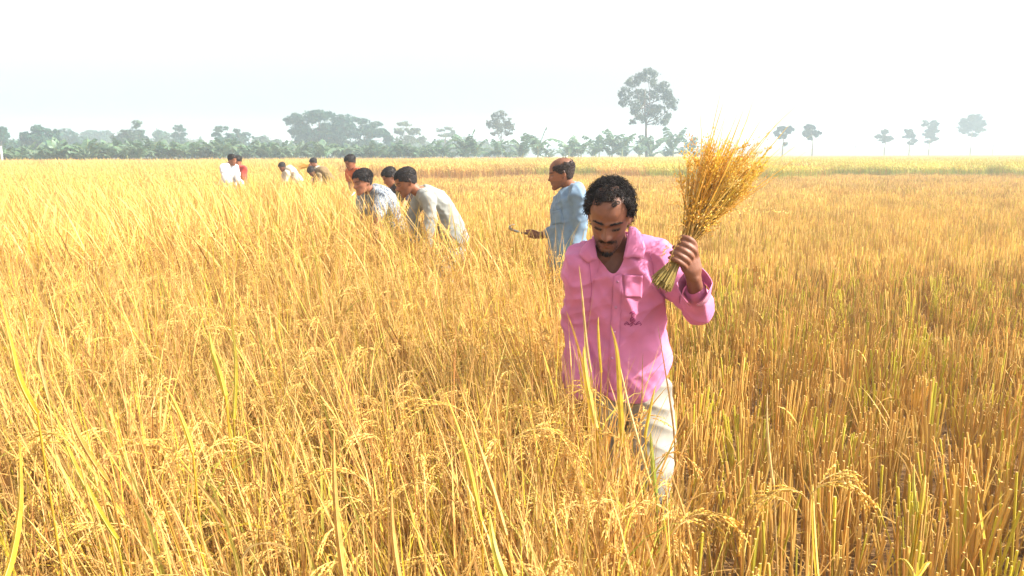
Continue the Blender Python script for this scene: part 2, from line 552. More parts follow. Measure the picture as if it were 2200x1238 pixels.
M_RICE = plant_mat('ripe_rice', transl=0.20, rand=0.22, rough=0.5, spec=0.25)
M_STUB = plant_mat('cut_straw', transl=0.22, rand=0.22, rough=0.55, spec=0.2)
M_RICE_FAR = plant_mat('ripe_rice_far', transl=0.38, rand=0.10, rough=0.6, spec=0.1)

def proto_collection(name, builds, mat):
    c = bpy.data.collections.new(name)
    for i, mb in enumerate(builds):
        me = mb.mesh('%s_%02d' % (name, i), smooth=False, mat=mat[i] if isinstance(mat, list) else mat)
        o = bpy.data.objects.new('%s_%02d' % (name, i), me)
        c.objects.link(o)
    return c

def scatter(name, pts, rots, scl, idx, coll, label):
    me = bpy.data.meshes.new(name)
    me.from_pydata([tuple(p) for p in pts], [], [])
    a = me.attributes.new('rot', 'FLOAT_VECTOR', 'POINT'); a.data.foreach_set('vector', np.array(rots, dtype=np.float32).ravel())
    a = me.attributes.new('scl', 'FLOAT_VECTOR', 'POINT'); a.data.foreach_set('vector', np.array(scl, dtype=np.float32).ravel())
    a = me.attributes.new('idx', 'INT', 'POINT'); a.data.foreach_set('value', np.array(idx, dtype=np.int32))
    o = link(name, me)
    ng = bpy.data.node_groups.new(name, 'GeometryNodeTree')
    ng.interface.new_socket('Geometry', in_out='INPUT', socket_type='NodeSocketGeometry')
    ng.interface.new_socket('Geometry', in_out='OUTPUT', socket_type='NodeSocketGeometry')
    gi = ng.nodes.new('NodeGroupInput'); go = ng.nodes.new('NodeGroupOutput')
    ci = ng.nodes.new('GeometryNodeCollectionInfo')
    ci.inputs['Collection'].default_value = coll
    ci.inputs['Separate Children'].default_value = True
    ci.inputs['Reset Children'].default_value = True
    ip = ng.nodes.new('GeometryNodeInstanceOnPoints')
    ip.inputs['Pick Instance'].default_value = True
    def na(nm, ty):
        n = ng.nodes.new('GeometryNodeInputNamedAttribute'); n.data_type = ty
        n.inputs['Name'].default_value = nm
        return n.outputs['Attribute']
    e2r = ng.nodes.new('FunctionNodeEulerToRotation')
    ng.links.new(na('rot', 'FLOAT_VECTOR'), e2r.inputs[0])
    ng.links.new(gi.outputs[0], ip.inputs['Points'])
    ng.links.new(ci.outputs[0], ip.inputs['Instance'])
    ng.links.new(na('idx', 'INT'), ip.inputs['Instance Index'])
    ng.links.new(e2r.outputs[0], ip.inputs['Rotation'])
    ng.links.new(na('scl', 'FLOAT_VECTOR'), ip.inputs['Scale'])
    ng.links.new(ip.outputs[0], go.inputs[0])
    md = o.modifiers.new('scatter', 'NODES'); md.node_group = ng
    return tag(o, label, kind='stuff')

KEEP_OUT = []           # (x, y, r): trodden places where people stand
def clear(x, y):
    if x * x + y * y < 0.42 ** 2: return False
    for (a, b, r) in KEEP_OUT:
        if (x - a) ** 2 + (y - b) ** 2 < r * r: return False
    return True
KEEP_OUT += [(0.42, 2.90, 0.22), (0.44, 6.12, 0.24), (-0.54, 6.98, 0.26), (-0.76, 6.8, .12), (-1.18, 7.85, 0.24), (-1.27, 10.1, 0.3), (-2.5, 13.1, 0.35), (-6.2, 17.2, 0.4), (-5.7, 20.2, 0.4), (-4.8, 19.0, 0.5)]

NN, NMID, NP, NF, NG = 9, 7, 6, 4, 4
rice_c = proto_collection('rice', [rice_near(100 + i) for i in range(NN)] + [rice_mid(200 + i) for i in range(NMID)]
    + [rice_patch(300 + i, 0.75, 80, 0.0095) for i in range(NP)] + [rice_patch(400 + i, 2.6, 420, 0.022, 0.05, 2) for i in range(NF)]
    + [rice_patch(450 + i, 2.6, 420, 0.022, 0.85, 2) for i in range(NG)], M_RICE)
rp, rr, rs, ri = [], [], [], []
def put(x, y, k, s=1.0, spin=True, tilt=0.06):
    rp.append((x, y, -0.01)); rr.append((random.gauss(0, tilt), random.gauss(0, tilt), random.gauss(0, 0.5) if spin else 0)); ri.append(k)
    rs.append((s, s, s * random.uniform(0.93, 1.08)))
def height_var(x, y):
    return float(np.interp(y, [0, 2.9, 4.4, 100], [0.97, 1.0, 1.08, 1.12])) + 0.07 * math.exp(-((x + .9) / 0.8) ** 2 - ((y - 6.4) / 0.6) ** 2) + 0.09 * math.sin(x * 0.9 + 1.7 * math.sin(y * 0.45)) * math.sin(y * 0.7 + 0.6) + 0.03 * math.sin(3.1 * x + 2.3 * y)
# near hills
sp_ = 0.165
for iy in range(int(0.3 / sp_), int(5.2 / sp_)):
    for ix in range(-40, 40):
        x = ix * sp_ + random.uniform(-.06, .06); y = iy * sp_ + random.uniform(-.06, .06)
        if x > bx(y) + random.gauss(0, 0.03) or abs(x) > 0.70 * y + 1.3 or not clear(x, y): continue
        put(x, y, random.randrange(NN), height_var(x, y))
sp_ = 0.18
for iy in range(int(5.1 / sp_), int(14.2 / sp_)):
    for ix in range(-70, 20):
        x = ix * sp_ + random.uniform(-.07, .07); y = iy * sp_ + random.uniform(-.07, .07)
        if x > bx(y) + random.gauss(0, 0.08) or abs(x) > 0.70 * y + 1.5 or not clear(x, y): continue
        put(x, y, NN + random.randrange(NMID), height_var(x, y))
sp_ = 0.62
for iy in range(int(14.0 / sp_), int(46 / sp_)):
    for ix in range(-70, 30):
        x = ix * sp_ + random.uniform(-.15, .15); y = iy * sp_ + random.uniform(-.15, .15)
        if x > bx(y) + random.gauss(0, 0.2) or abs(x) > 0.70 * y + 2 or not clear(x, y): continue
        put(x, y, NN + NMID + random.randrange(NP), height_var(x * .5, y) * 1.0, True, 0.03)
sp_ = 2.2
for iy in range(int(43 / sp_), int(215 / sp_)):
    for ix in range(-80, 80):
        x = ix * sp_ + random.uniform(-.4, .4); y = iy * sp_ + random.uniform(-.4, .4)
        if abs(x) > 0.70 * y + 4 or y > far_edge(x): continue
        if y < 44.5 + 3.5 * math.sin(x * .31 + 1.3 * math.sin(x * .11)) and x > bx(43): continue
        g = 1 / (1 + math.exp(-(x - 0.10 * y) / 4.0)) * (1.0 if y < 85 else 0.6)
        put(x, y, NN + NMID + NP + (NF if random.random() < g else 0) + random.randrange(4), 1.12, True, 0.02)
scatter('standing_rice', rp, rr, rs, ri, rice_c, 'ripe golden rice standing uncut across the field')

NS = 9
stub_c = proto_collection('stubble', [stubble_near(500 + i) for i in range(NS)] + [stubble_patch(600 + i, 0.7, 13, 11, 0.0075) for i in range(5)]
    + [stubble_patch(700 + i, 2.2, 60, 8, 0.014) for i in range(4)], M_STUB)
rp, rr, rs, ri = [], [], [], []
sp_ = 0.15
for iy in range(int(0.45 / sp_), int(9.0 / sp_)):
    for ix in range(-12, 62):
        x = ix * sp_ + random.uniform(-.045, .045); y = iy * sp_ + random.uniform(-.045, .045)
        if x < bx(y) - 0.02 or abs(x) > 0.70 * y + 1.3: continue
        if (x - 0.42) ** 2 + (y - 2.9) ** 2 < 0.13 ** 2 or (x - .44) ** 2 + (y - 6.12) ** 2 < 0.15 ** 2 or x * x + y * y < .25: continue
        gap = float(vnoise(np.array([[x * 1.9, y * 1.9, 4.0]]), 21)[0])
        if gap > 0.78 and random.random() < .75: continue
        put(x, y, random.randrange(NS), random.uniform(0.85, 1.12) * (0.88 + .3 * gap), True, 0.09)
        rr[-1] = (rr[-1][0], rr[-1][1], random.uniform(0, 6.28))
sp_ = 0.6
for iy in range(int(8.8 / sp_), int(24 / sp_)):
    for ix in range(-20, 40):
        x = ix * sp_ + random.uniform(-.12, .12); y = iy * sp_ + random.uniform(-.12, .12)
        if x < bx(y) - 0.2 or abs(x) > 0.70 * y + 2: continue
        put(x, y, NS + random.randrange(5), random.uniform(0.92, 1.1), True, 0.03)
        rr[-1] = (rr[-1][0], rr[-1][1], random.uniform(0, 6.28))
sp_ = 1.8
for iy in range(int(23 / sp_), int(51 / sp_)):
    for ix in range(-16, 22):
        x = ix * sp_ + random.uniform(-.3, .3); y = iy * sp_ + random.uniform(-.3, .3)
        if x < bx(y) - 0.5 or abs(x) > 0.70 * y + 3: continue
        put(x, y, NS + 5 + random.randrange(4), random.uniform(0.92, 1.1), True, 0.02)
        rr[-1] = (rr[-1][0], rr[-1][1], random.uniform(0, 6.28))
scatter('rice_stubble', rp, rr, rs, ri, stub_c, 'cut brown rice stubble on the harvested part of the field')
# ================================================================== trees, bananas and land behind the field
M_LEAF = plant_mat('tree_foliage', transl=0.25, rand=0.15, rough=0.6, spec=0.2)
M_BANANA = plant_mat('banana_leaf', transl=0.3, rand=0.2, rough=0.45, spec=0.4)
M_BARK = solid_mat('bark', (0.16, 0.12, 0.085), rough=0.9, spec=0.1, noise=0.35, scale=6, bump=0.4, bscale=30)
M_STEM = solid_mat('banana_stem', (0.22, 0.24, 0.10), rough=0.7, spec=0.2, noise=0.3, scale=8)
GREENS = [(0.045, 0.10, 0.045), (0.06, 0.115, 0.05), (0.035, 0.085, 0.05), (0.07, 0.12, 0.06)]

def limb(mb, a, b, r0, r1, rnd, n=5, sag=0.06, seg=6):
    L = (b - a).length
    off = Vector((rnd.gauss(0, 1), rnd.gauss(0, 1), rnd.gauss(0, .5))) * L * sag
    pts = [a.lerp(b, i / n) + off * math.sin(math.pi * i / n) for i in range(n + 1)]
    tube(mb, pts, [r0 + (r1 - r0) * (i / n) for i in range(n + 1)], (0.16, 0.12, 0.085), seg, cap=True)

def leaves(mb, c, rx, ry, rz, n, size, rnd, base, shell=0.55):
    """leaf sprays spread through one clump of a crown"""
    for k in range(n):
        while True:
            d = Vector((rnd.gauss(0, 1), rnd.gauss(0, 1), rnd.gauss(0, 1)))
            if d.length > 0.1: break
        d.normalize()
        r = rnd.uniform(shell * 0.6, 1.0) ** 0.6 * (1 + 0.18 * rnd.gauss(0, 1) * (rnd.random() < 0.35))
        p = c + Vector((d.x * rx * r, d.y * ry * r, d.z * rz * r))
        s = size * rnd.uniform(0.55, 1.3)
        nrm = (d + Vector((rnd.gauss(0, .6), rnd.gauss(0, .6), rnd.gauss(0.3, .6)))).normalized()
        a = nrm.orthogonal().normalized(); a.rotate(Matrix.Rotation(rnd.uniform(0, 6.28), 3, nrm)); b = nrm.cross(a)
        col = vary(base, 0.28, rnd)
        # two pointed leaflets of one spray
        v = [p - a * s * 0.9, p + b * s * 0.30, p + a * s * 0.9 - nrm * s * 0.25, p - b * s * 0.30,
             p + a * s * .1 - b * s * .9, p + a * s * .35 - b * s * .1, p + a * s * .0 + b * s * .85 - nrm * s * 0.2, p - a * s * .3 + b * s * .1]
        mb.add(v, [(0, 3, 2, 1), (4, 5, 6, 7)], col)

def tree(name, label, px, py_base, D, lobes, group=None, leaf=0.30, dens=1.0, base=None, trunk_w=0.16, fork=None, seed=0, trunk_top=None, depth=0.8):
    """lobes: (px, py, half width px, half height px) of the clumps of the crown as the photograph shows them; depth comes from the crown's own width"""
    rnd = random.Random(seed * 31 + int(px))
    foot = P(px, py_base, D); foot.z = 0.0
    o = empty(name, foot, label, 'tree', group)
    base = base or GREENS[int(px) % 4]
    k = D / FPX
    tr = MB(); cr = MB()
    cxs = sum(l[0] for l in lobes) / len(lobes)
    half = max(abs(l[0] - cxs) + l[2] for l in lobes) * k
    cs = []
    for i, (lx, ly, hw, hh) in enumerate(lobes):
        c = P(lx, ly, D)
        span = math.sqrt(max(0.05, 1 - ((lx - cxs) * k / max(half, 0.1)) ** 2)) * half * depth
        c = c + Vector((0, rnd.uniform(-.6, .6) * span, 0))
        cs.append(c)
        rx, rz = hw * k, hh * k
        ry = max(rx * 0.9, 0.5)
        area = rx * rz
        n = int(min(1400, max(90, 46 * dens * area / (leaf * leaf) * 0.42)))
        # break every clump into sub-clumps so that the outline is uneven
        m = min(22, max(8, int(9 + 2.5 * area)))
        for j in range(m):
            while True:
                d = Vector((rnd.uniform(-1, 1), rnd.uniform(-1, 1), rnd.uniform(-1, 1)))
                if d.length < 1: break
            sc = c + Vector((d.x * rx * 0.72, d.y * ry * 0.8, d.z * rz * 0.72))
            q = rnd.uniform(0.26, 0.46)
            leaves(cr, sc, rx * q, ry * q, rz * q, max(8, n // m), leaf, rnd, mixc(base, (base[0] * 1.5, base[1] * 1.35, base[2]), rnd.random()))
    ttop = P(*trunk_top, D) if trunk_top else Vector((foot.x + rnd.gauss(0, .1), foot.y, sum(c.z for c in cs) / len(cs)))
    fk = foot.lerp(ttop, fork if fork else 0.55)
    limb(tr, foot - Vector((0, 0, .1)), fk, trunk_w, trunk_w * 0.7, rnd, 5, 0.02)
    limb(tr, fk, ttop, trunk_w * 0.7, trunk_w * 0.2, rnd, 4, 0.03)
    for c in cs:
        s = fk.lerp(ttop, rnd.uniform(0, 0.7))
        limb(tr, s, c, trunk_w * 0.4, trunk_w * 0.1, rnd, 4, 0.06, 5)
    link('trunk', tr.mesh('trunk', mat=M_BARK), parent=o)
    link('crown', cr.mesh('crown', smooth=False, mat=M_LEAF), parent=o)
    return o

TALL = [(1388, 165, 30, 20), (1360, 178, 20, 18), (1420, 182, 22, 22), (1342, 203, 17, 20), (1388, 205, 32, 22), (1430, 210, 20, 24), (1440, 225, 14, 20),
        (1358, 232, 22, 18), (1410, 238, 30, 20), (1372, 255, 20, 13), (1418, 262, 20, 12), (1356, 262, 10, 8), (1435, 248, 13, 12), (1340, 222, 12, 12)]
tree('field_tree', 'tallest tree, airy rounded crown on a bare trunk, above the banana plants', 1391, 338, 122, TALL, leaf=0.26, dens=0.62, base=(0.06, 0.085, 0.06), trunk_w=0.26, fork=0.5, seed=1, trunk_top=(1386, 190))
tree('field_tree', 'small airy tree on thin trunks between the tall tree and the dense grove', 1076, 338, 128, [(1072, 248, 18, 11), (1060, 262, 20, 12), (1090, 262, 16, 13), (1048, 270, 9, 8), (1075, 275, 25, 12), (1098, 276, 10, 8), (1060, 288, 12, 6), (1092, 288, 10, 5)],
     leaf=0.24, dens=0.6, base=(0.085, 0.105, 0.07), trunk_w=0.13, seed=2)
tree('shade_tree', 'broad dark spreading tree, largest crown of the grove left of the centre', 688, 345, 135, [(690, 252, 48, 14), (650, 254, 26, 12), (735, 258, 36, 14), (625, 262, 16, 7), (622, 282, 15, 6), (660, 280, 34, 24), (705, 285, 48, 28), (745, 285, 30, 25), (690, 310, 60, 20), (640, 300, 20, 12)],
     leaf=0.42, dens=1.5, base=(0.025, 0.075, 0.055), trunk_w=0.5, seed=3)
tree('shade_tree', 'rounded tree joined to the right side of the broad dark spreading tree', 788, 345, 137, [(778, 262, 20, 9), (800, 268, 22, 10), (785, 285, 34, 18), (815, 288, 24, 16), (790, 312, 40, 16), (834, 300, 13, 17), (838, 318, 10, 14)],
     leaf=0.38, dens=1.3, base=(0.032, 0.085, 0.06), trunk_w=0.3, seed=4)
tree('shade_tree', 'pale airy tree just right of the dense dark grove', 872, 345, 150, [(870, 268, 18, 8), (855, 282, 18, 10), (885, 282, 22, 11), (875, 300, 34, 12), (905, 300, 16, 10), (850, 308, 14, 14)],
     leaf=0.34, dens=0.8, base=(0.09, 0.115, 0.065), trunk_w=0.2, seed=5)
tree('shade_tree', 'flat topped thin tree over a low green mound', 958, 345, 165, [(945, 280, 14, 5), (965, 276, 16, 5), (955, 290, 24, 6), (975, 284, 8, 4)], leaf=0.30, dens=0.8, base=(0.09, 0.12, 0.07), trunk_w=0.16, seed=6)
BACK = 'trees behind the banana row on the left'
for i, (lab, px, D, lobes, dens) in enumerate([
    ('pale tree cut off by the left edge of the picture', 4, 112, [(2, 280, 20, 11), (-16, 290, 25, 16), (14, 290, 14, 9), (2, 310, 26, 18)], 1.2),
    ('dense rounded tree, darkest of those near the left edge', 88, 108, [(85, 283, 24, 12), (62, 294, 16, 13), (108, 292, 18, 13), (85, 305, 38, 18), (120, 305, 12, 16), (55, 312, 14, 14)], 1.5),
    ('low wide tree right of the dense rounded tree at left', 150, 150, [(150, 288, 28, 9), (135, 300, 26, 10), (170, 300, 26, 12), (155, 315, 40, 12)], 1.3),
    ('long pale flat topped tree before the airy topped one', 212, 185, [(205, 288, 30, 9), (230, 290, 24, 10), (190, 300, 22, 12), (215, 305, 40, 14)], 1.3),
    ('airy tree with a small tuft of branches on top, left part of the tree line', 285, 120, [(297, 266, 12, 7), (285, 284, 26, 10), (262, 288, 16, 8), (305, 290, 22, 10), (285, 305, 34, 14), (250, 296, 9, 6)], 0.8),
    ('low rounded tree between two airy trees on the left', 345, 160, [(340, 288, 18, 8), (352, 298, 24, 12), (335, 310, 30, 12)], 1.2),
    ('thin pale tree with two small crowns in the left part of the tree line', 388, 140, [(377, 275, 9, 6), (392, 276, 10, 7), (385, 290, 20, 9), (390, 308, 28, 13)], 0.8),
    ('tree with flat tiers of foliage just above the white shirted man', 482, 125, [(478, 276, 18, 5), (465, 288, 12, 5), (490, 290, 18, 6), (480, 304, 28, 12)], 0.8),
    ('small flat topped tree right of the tiered tree', 520, 132, [(512, 280, 10, 4), (522, 292, 22, 7), (515, 305, 26, 12)], 0.8),
    ('low pale tree filling the gap before the grove', 565, 150, [(560, 300, 26, 8), (575, 312, 34, 12), (590, 305, 18, 8)], 1.0)]):
    tree('shade_tree', lab, px, 345, D, [(a, b + c2 * .25, w_, c2 * 1.45) for (a, b, w_, c2) in lobes], BACK, leaf=0.33, dens=dens * 1.15, trunk_w=0.2, seed=10 + i, base=[(0.035, 0.095, 0.065), (0.022, 0.075, 0.055), (0.03, 0.085, 0.062), (0.038, 0.085, 0.065), (0.06, 0.105, 0.075)][i % 5])
RT = 'young trees along the far bund on the right'
for i, (lab, px, D, lobes) in enumerate([
    ('young round crowned tree right beside the raised rice sheaf', 1681, 150, [(1676, 278, 14, 9), (1692, 280, 13, 9), (1682, 292, 15, 8), (1669, 286, 8, 8), (1684, 310, 5, 5)]),
    ('young tree with a two part crown, second from the rice sheaf', 1744, 152, [(1740, 275, 14, 9), (1758, 286, 10, 10), (1738, 287, 15, 9), (1741, 299, 7, 4)]),
    ('low leaning young tree with an uneven crown, third along the bund', 1901, 168, [(1906, 284, 11, 7), (1893, 294, 15, 7), (1910, 298, 14, 7), (1903, 303, 14, 5)]),
    ('slim young tree on a slanting trunk between two neighbours', 1953, 172, [(1956, 282, 13, 7), (1953, 294, 15, 8), (1966, 302, 9, 6), (1954, 308, 9, 5)]),
    ('upright young tree with a tall square crown', 1995, 176, [(1990, 266, 10, 8), (2006, 266, 11, 8), (1998, 280, 18, 10), (1996, 292, 14, 8), (2010, 300, 10, 6), (1996, 305, 9, 5)]),
    ('largest tree of the row at the right edge, dense domed crown', 2084, 185, [(2086, 252, 20, 9), (2070, 262, 14, 10), (2103, 262, 17, 11), (2086, 270, 32, 12), (2110, 280, 12, 9), (2068, 282, 14, 6), (2098, 290, 13, 5)])]):
    tree('bund_tree', lab, px, 332, D, lobes, RT, leaf=0.34, dens=2.0, trunk_w=0.14, seed=40 + i, base=(0.018, 0.038, 0.032), fork=0.8)
# a bare sapling
sap = empty('bare_sapling', P(2133, 332, 190), 'thin bare sapling right of the largest tree at the right edge', 'tree'); sap.location.z = 0
mb = MB(); rnd = random.Random(3); f0 = P(2133, 332, 190); f0.z = 0
limb(mb, f0, P(2136, 305, 190), 0.09, 0.05, rnd); limb(mb, P(2136, 305, 190), P(2141, 290, 190), 0.05, 0.02, rnd); limb(mb, P(2135, 312, 190), P(2130, 293, 190), 0.04, 0.015, rnd)
link('trunk', mb.mesh('trunk', mat=M_BARK), parent=sap)

# far woods that read as one mass
def wood(name, label, spans, D, seed):
    rnd = random.Random(seed); mb = MB()
    k = D / FPX
    for (x0, x1, ytop) in spans:
        n = int((x1 - x0) / 6)
        for i in range(n):
            px = rnd.uniform(x0, x1); d = D + rnd.uniform(-15, 25)
            e = 1 - abs((px - (x0 + x1) / 2) / ((x1 - x0) / 2)) ** 2.5
            top = 330 - (330 - ytop) * (0.55 + 0.45 * e) * rnd.uniform(0.8, 1.02)
            c = P(px, top, d)
            h = max(1.0, c.z)
            c.z = h * 0.55
            leaves(mb, c, 18 * k, 18 * k, h * 0.5, 50, 1.2, rnd, mixc((0.06, 0.10, 0.05), (0.09, 0.12, 0.07), rnd.random()), 0.4)
    o = link(name, mb.mesh(name, smooth=False, mat=M_LEAF))
    return tag(o, label, kind='stuff')
wood('distant_woods', 'pale woods on the far left skyline', [(-480, -200, 300), (-260, 20, 298), (-80, 140, 300), (120, 260, 292), (180, 320, 288), (300, 460, 296), (420, 620, 300), (580, 860, 300), (840, 960, 304), (920, 1050, 294), (1040, 1130, 308)], 205, 5)
wood('distant_woods', 'faint woods far behind the bund trees', [(1100, 1300, 316), (1290, 1480, 313), (1480, 1640, 316), (1640, 1790, 310), (1770, 1850, 304), (1840, 1980, 318), (2120, 2300, 300), (2280, 2600, 308)], 420, 6)

# raised road and bund on the right
def bank(name, label, x0, x1, y0, y1, h, w, mat):
    mb = MB(); n = 40
    for i in range(n + 1):
        t = i / n; x = x0 + (x1 - x0) * t; y = y0 + (y1 - y0) * t
        hh = h * (0.9 + 0.2 * float(vnoise(np.array([[x * .08, y * .08, 1.0]]), 3)[0])) * min(1, t * 8 + 0.05, (1 - t) * 8 + 0.05)
        for (dy, dz) in ((-w, -0.05), (-w * 0.45, hh), (w * 0.45, hh), (w, -0.05)):
            mb.v.append((x, y + dy, dz)); mb.c.append((1, 1, 1))
    for i in range(n):
        for j in range(3):
            a = i * 4 + j
            mb.f.append((a, a + 4, a + 5, a + 1))
    o = link(name, mb.mesh(name, mat=mat))
    return tag(o, label, kind='structure')
M_BANK = solid_mat('grassy_bank', (0.20, 0.17, 0.09), rough=0.95, spec=0.1, noise=0.35, scale=0.8, bump=0.5, bscale=3)
bank('raised_road', 'low raised road across the far fields on the right', 20, 420, 255, 300, 2.9, 7, M_BANK)
bank('field_bund', 'low earth bund along the far edge of the field', -75, 180, far_edge(-75) + 4.5, far_edge(180) + 4.5, 0.42, 1.3, M_BANK)

# ------------------------------------------------------------------ banana plants
def banana_leaf_mesh(seed):
    rnd = random.Random(seed); mb = MB()
    L = 1.0; n = 9
    bend = rnd.uniform(0.6, 1.9)
    pts = arc((0, 0, 0), 0, rnd.uniform(0.1, 0.45), bend, L, n, 1.4)
    c = vary((0.105, 0.185, 0.10), 0.25, rnd)
    side = Vector((0, 1, 0))
    for sgn in (-1, 1):
        for i in range(1, n):       # lamina torn into strips along the midrib
            if rnd.random() < 0.08: continue
            s0, s1 = i / n, (i + rnd.uniform(0.75, 0.98)) / n
            a, b = pts[i], pts[i].lerp(pts[i + 1], (s1 - s0) * n)
            w = 0.19 * math.sin(math.pi * min(1, (s0 * 0.9 + 0.08))) ** 0.6
            dr = Vector((0.05, 0, -rnd.uniform(0.02, 0.11)))
            cc = vary(c, 0.18, rnd)
            mb.add([a, b, b + side * sgn * w + dr, a + side * sgn * w + dr], [(0, 1, 2, 3)], cc)
    tube(mb, pts, [0.016 * (1 - 0.8 * i / n) for i in range(n + 1)], (0.22, 0.26, 0.09), 4)
    return mb.mesh('banana_leaf', smooth=False, mat=M_BANANA)
BLEAF = [banana_leaf_mesh(900 + i) for i in range(8)]
def banana_stem_mesh():
    mb = MB()
    tube(mb, [Vector((0, 0, -0.1)), Vector((0, 0, .4)), Vector((0.01, 0, .8)), Vector((0, 0, 1.03))], [0.13, 0.115, 0.09, 0.055], (1, 1, 1), 8, cap=True)
    return mb.mesh('banana_stem', mat=M_STEM)
BSTEM = banana_stem_mesh()
def banana(x, y, H, label, group, rnd, nl=8, spear=False):
    """H: height to the tips of the upright leaves"""
    hs_ = H * rnd.uniform(0.40, 0.52); ll = (H - hs_) * 1.3 + .25
    o = empty('banana_plant', (x, y, 0), label, 'banana plant', group)
    st = bpy.data.objects.new('stem', BSTEM); COL.objects.link(st); st.parent = o
    st.scale = (1, 1, hs_)
    st.rotation_euler = (rnd.gauss(0, .04), rnd.gauss(0, .04), 0)
    for k in range(nl):
        lf = bpy.data.objects.new('leaf', BLEAF[rnd.randrange(8)]); COL.objects.link(lf); lf.parent = o
        lf.location = (0, 0, hs_ * rnd.uniform(0.93, 1.0))
        s = ll * rnd.uniform(0.75, 1.05)
        lf.scale = (s, s, s)
        lf.rotation_euler = (rnd.gauss(0, .1), rnd.uniform(-.25, .5), 6.283 * k / nl + rnd.gauss(0, .35))
        if k == 0 and spear:
            lf.scale = (s * 0.25, s * .6, s * 1.25)
    return o
rndb = random.Random(77)
# single plants that stand clear against the sky
SOLO = [(1004, 290, 'banana plant with an upright new leaf, left of the small airy tree', True), (1070, 298, 'banana plant right under the small airy tree', True), (1123, 298, 'banana plant with spreading leaves left of the tallest banana plant', False),
        (1155, 281, 'tallest banana plant, upright leaf, just left above the bald man', True), (1222, 297, 'banana plant with one upright leaf right behind the bald man', True), (1242, 300, 'banana plant second to the right of the bald man', False),
        (1288, 291, 'banana plant left of a leafy banana pair near the tall tree', True), (1316, 285, 'banana plant with wide dark crown left of the tall tree', False), (1338, 289, 'banana plant nearest the tall tree on its left', False),
        (1372, 302, 'short banana plant just left of the tall tree trunk', True), (1398, 289, 'banana plant in front of the tall tree trunk', False), (1447, 283, 'banana plant with fan of leaves right of the tall tree', False), (1484, 297, 'banana plant partly hidden by the rice sheaf', False)]
for (px, top, lab, sp) in SOLO:
    k = (px - 1100) / FPX
    D = (101.5) / (1 - 0.77 * k) + rndb.uniform(0, 3)
    c = P(px, top, D)
    banana(c.x, c.y, c.z * 1.06, lab, None, rndb, 9, sp)
ORD = 'first second third fourth fifth sixth seventh eighth ninth tenth eleventh twelfth thirteenth fourteenth fifteenth sixteenth seventeenth eighteenth nineteenth twentieth'.split()
ORD += ['twenty-' + w for w in ORD[:9]] + ['thirtieth']
SEG = [(-60, 130, 'banana plant in the row at the left edge of the field'), (130, 300, 'banana plant in the leafy row left of the white shirted man'), (300, 470, 'banana plant in the row close to the white shirted man'),
       (470, 640, 'banana plant in the row behind the two crouching far harvesters'), (640, 800, 'banana plant in the row before the broad dark grove'), (800, 960, 'banana plant in the row right of the grove'),
       (960, 1180, 'low banana plant below the small airy tree'), (1180, 1520, 'low banana plant at the foot of the row by the tall tree')]
for (x0, x1, lab) in SEG:
    n = int((x1 - x0) / (8.5 if x1 < 970 else 19))
    for i in range(n):
        px = x0 + (x1 - x0) * (i + rndb.random()) / n      # left to right
        k = (px - 1100) / FPX
        D = 101.5 / (1 - 0.77 * k) + abs(rndb.gauss(0, 3.5))
        top = (float(np.interp(px, [0, 130, 300, 480, 640, 960], [320, 308, 303, 304, 306, 308])) if x1 < 970 else rndb.uniform(302, 320)) + rndb.uniform(-6, 9)
        c = P(px, top, D)
        banana(c.x, c.y, c.z, '%s from left, %s' % (ORD[i], lab), 'banana plants along the far field edge', rndb, 7)
# low scrub under the bananas
def scrub():
    rnd = random.Random(8); mb = MB()
    for i in range(800):
        px = rnd.uniform(-60, 1560) if rnd.random() < 0.8 else rnd.uniform(1500, 2250)
        k = (px - 1100) / FPX
        D = 103 / (1 - 0.77 * k) + rnd.uniform(1, 10)
        c = P(px, 330, D); c.z = rnd.uniform(0.15, 0.5)
        big = 1.0 if px < 960 else 0.28
        leaves(mb, c, 1.0 * big + .3, 0.8, rnd.uniform(0.3, 1.5) * big + 0.1, 26, 0.30, rnd, mixc((0.022, 0.065, 0.045), (0.08, 0.10, 0.06), rnd.random() ** 2), 0.3)
    return mb
tag(link('scrub', scrub().mesh('scrub', smooth=False, mat=M_LEAF)), 'low scrub along the far edge of the field', kind='stuff')

# pale post at the left edge
po = MB()
pp = P(4, 340, 66.5)
tube(po, [Vector((pp.x, pp.y, -0.2)), Vector((pp.x, pp.y, 1.0)), Vector((pp.x, pp.y, 2.15))], [0.09, 0.085, 0.08], (1, 1, 1), 6, cap=True)
tube(po, [Vector((pp.x, pp.y, 2.15)), Vector((pp.x, pp.y, 2.22))], [0.11, 0.10], (1, 1, 1), 6, cap=True)
tag(link('boundary_post', po.mesh('boundary_post', mat=solid_mat('whitewashed_concrete', (0.62, 0.60, 0.56), rough=0.9, noise=0.15, scale=5))), 'pale concrete post at the left edge of the tree line', 'post')
# ================================================================== people
def lerp(a, b, t): return a + (b - a) * t

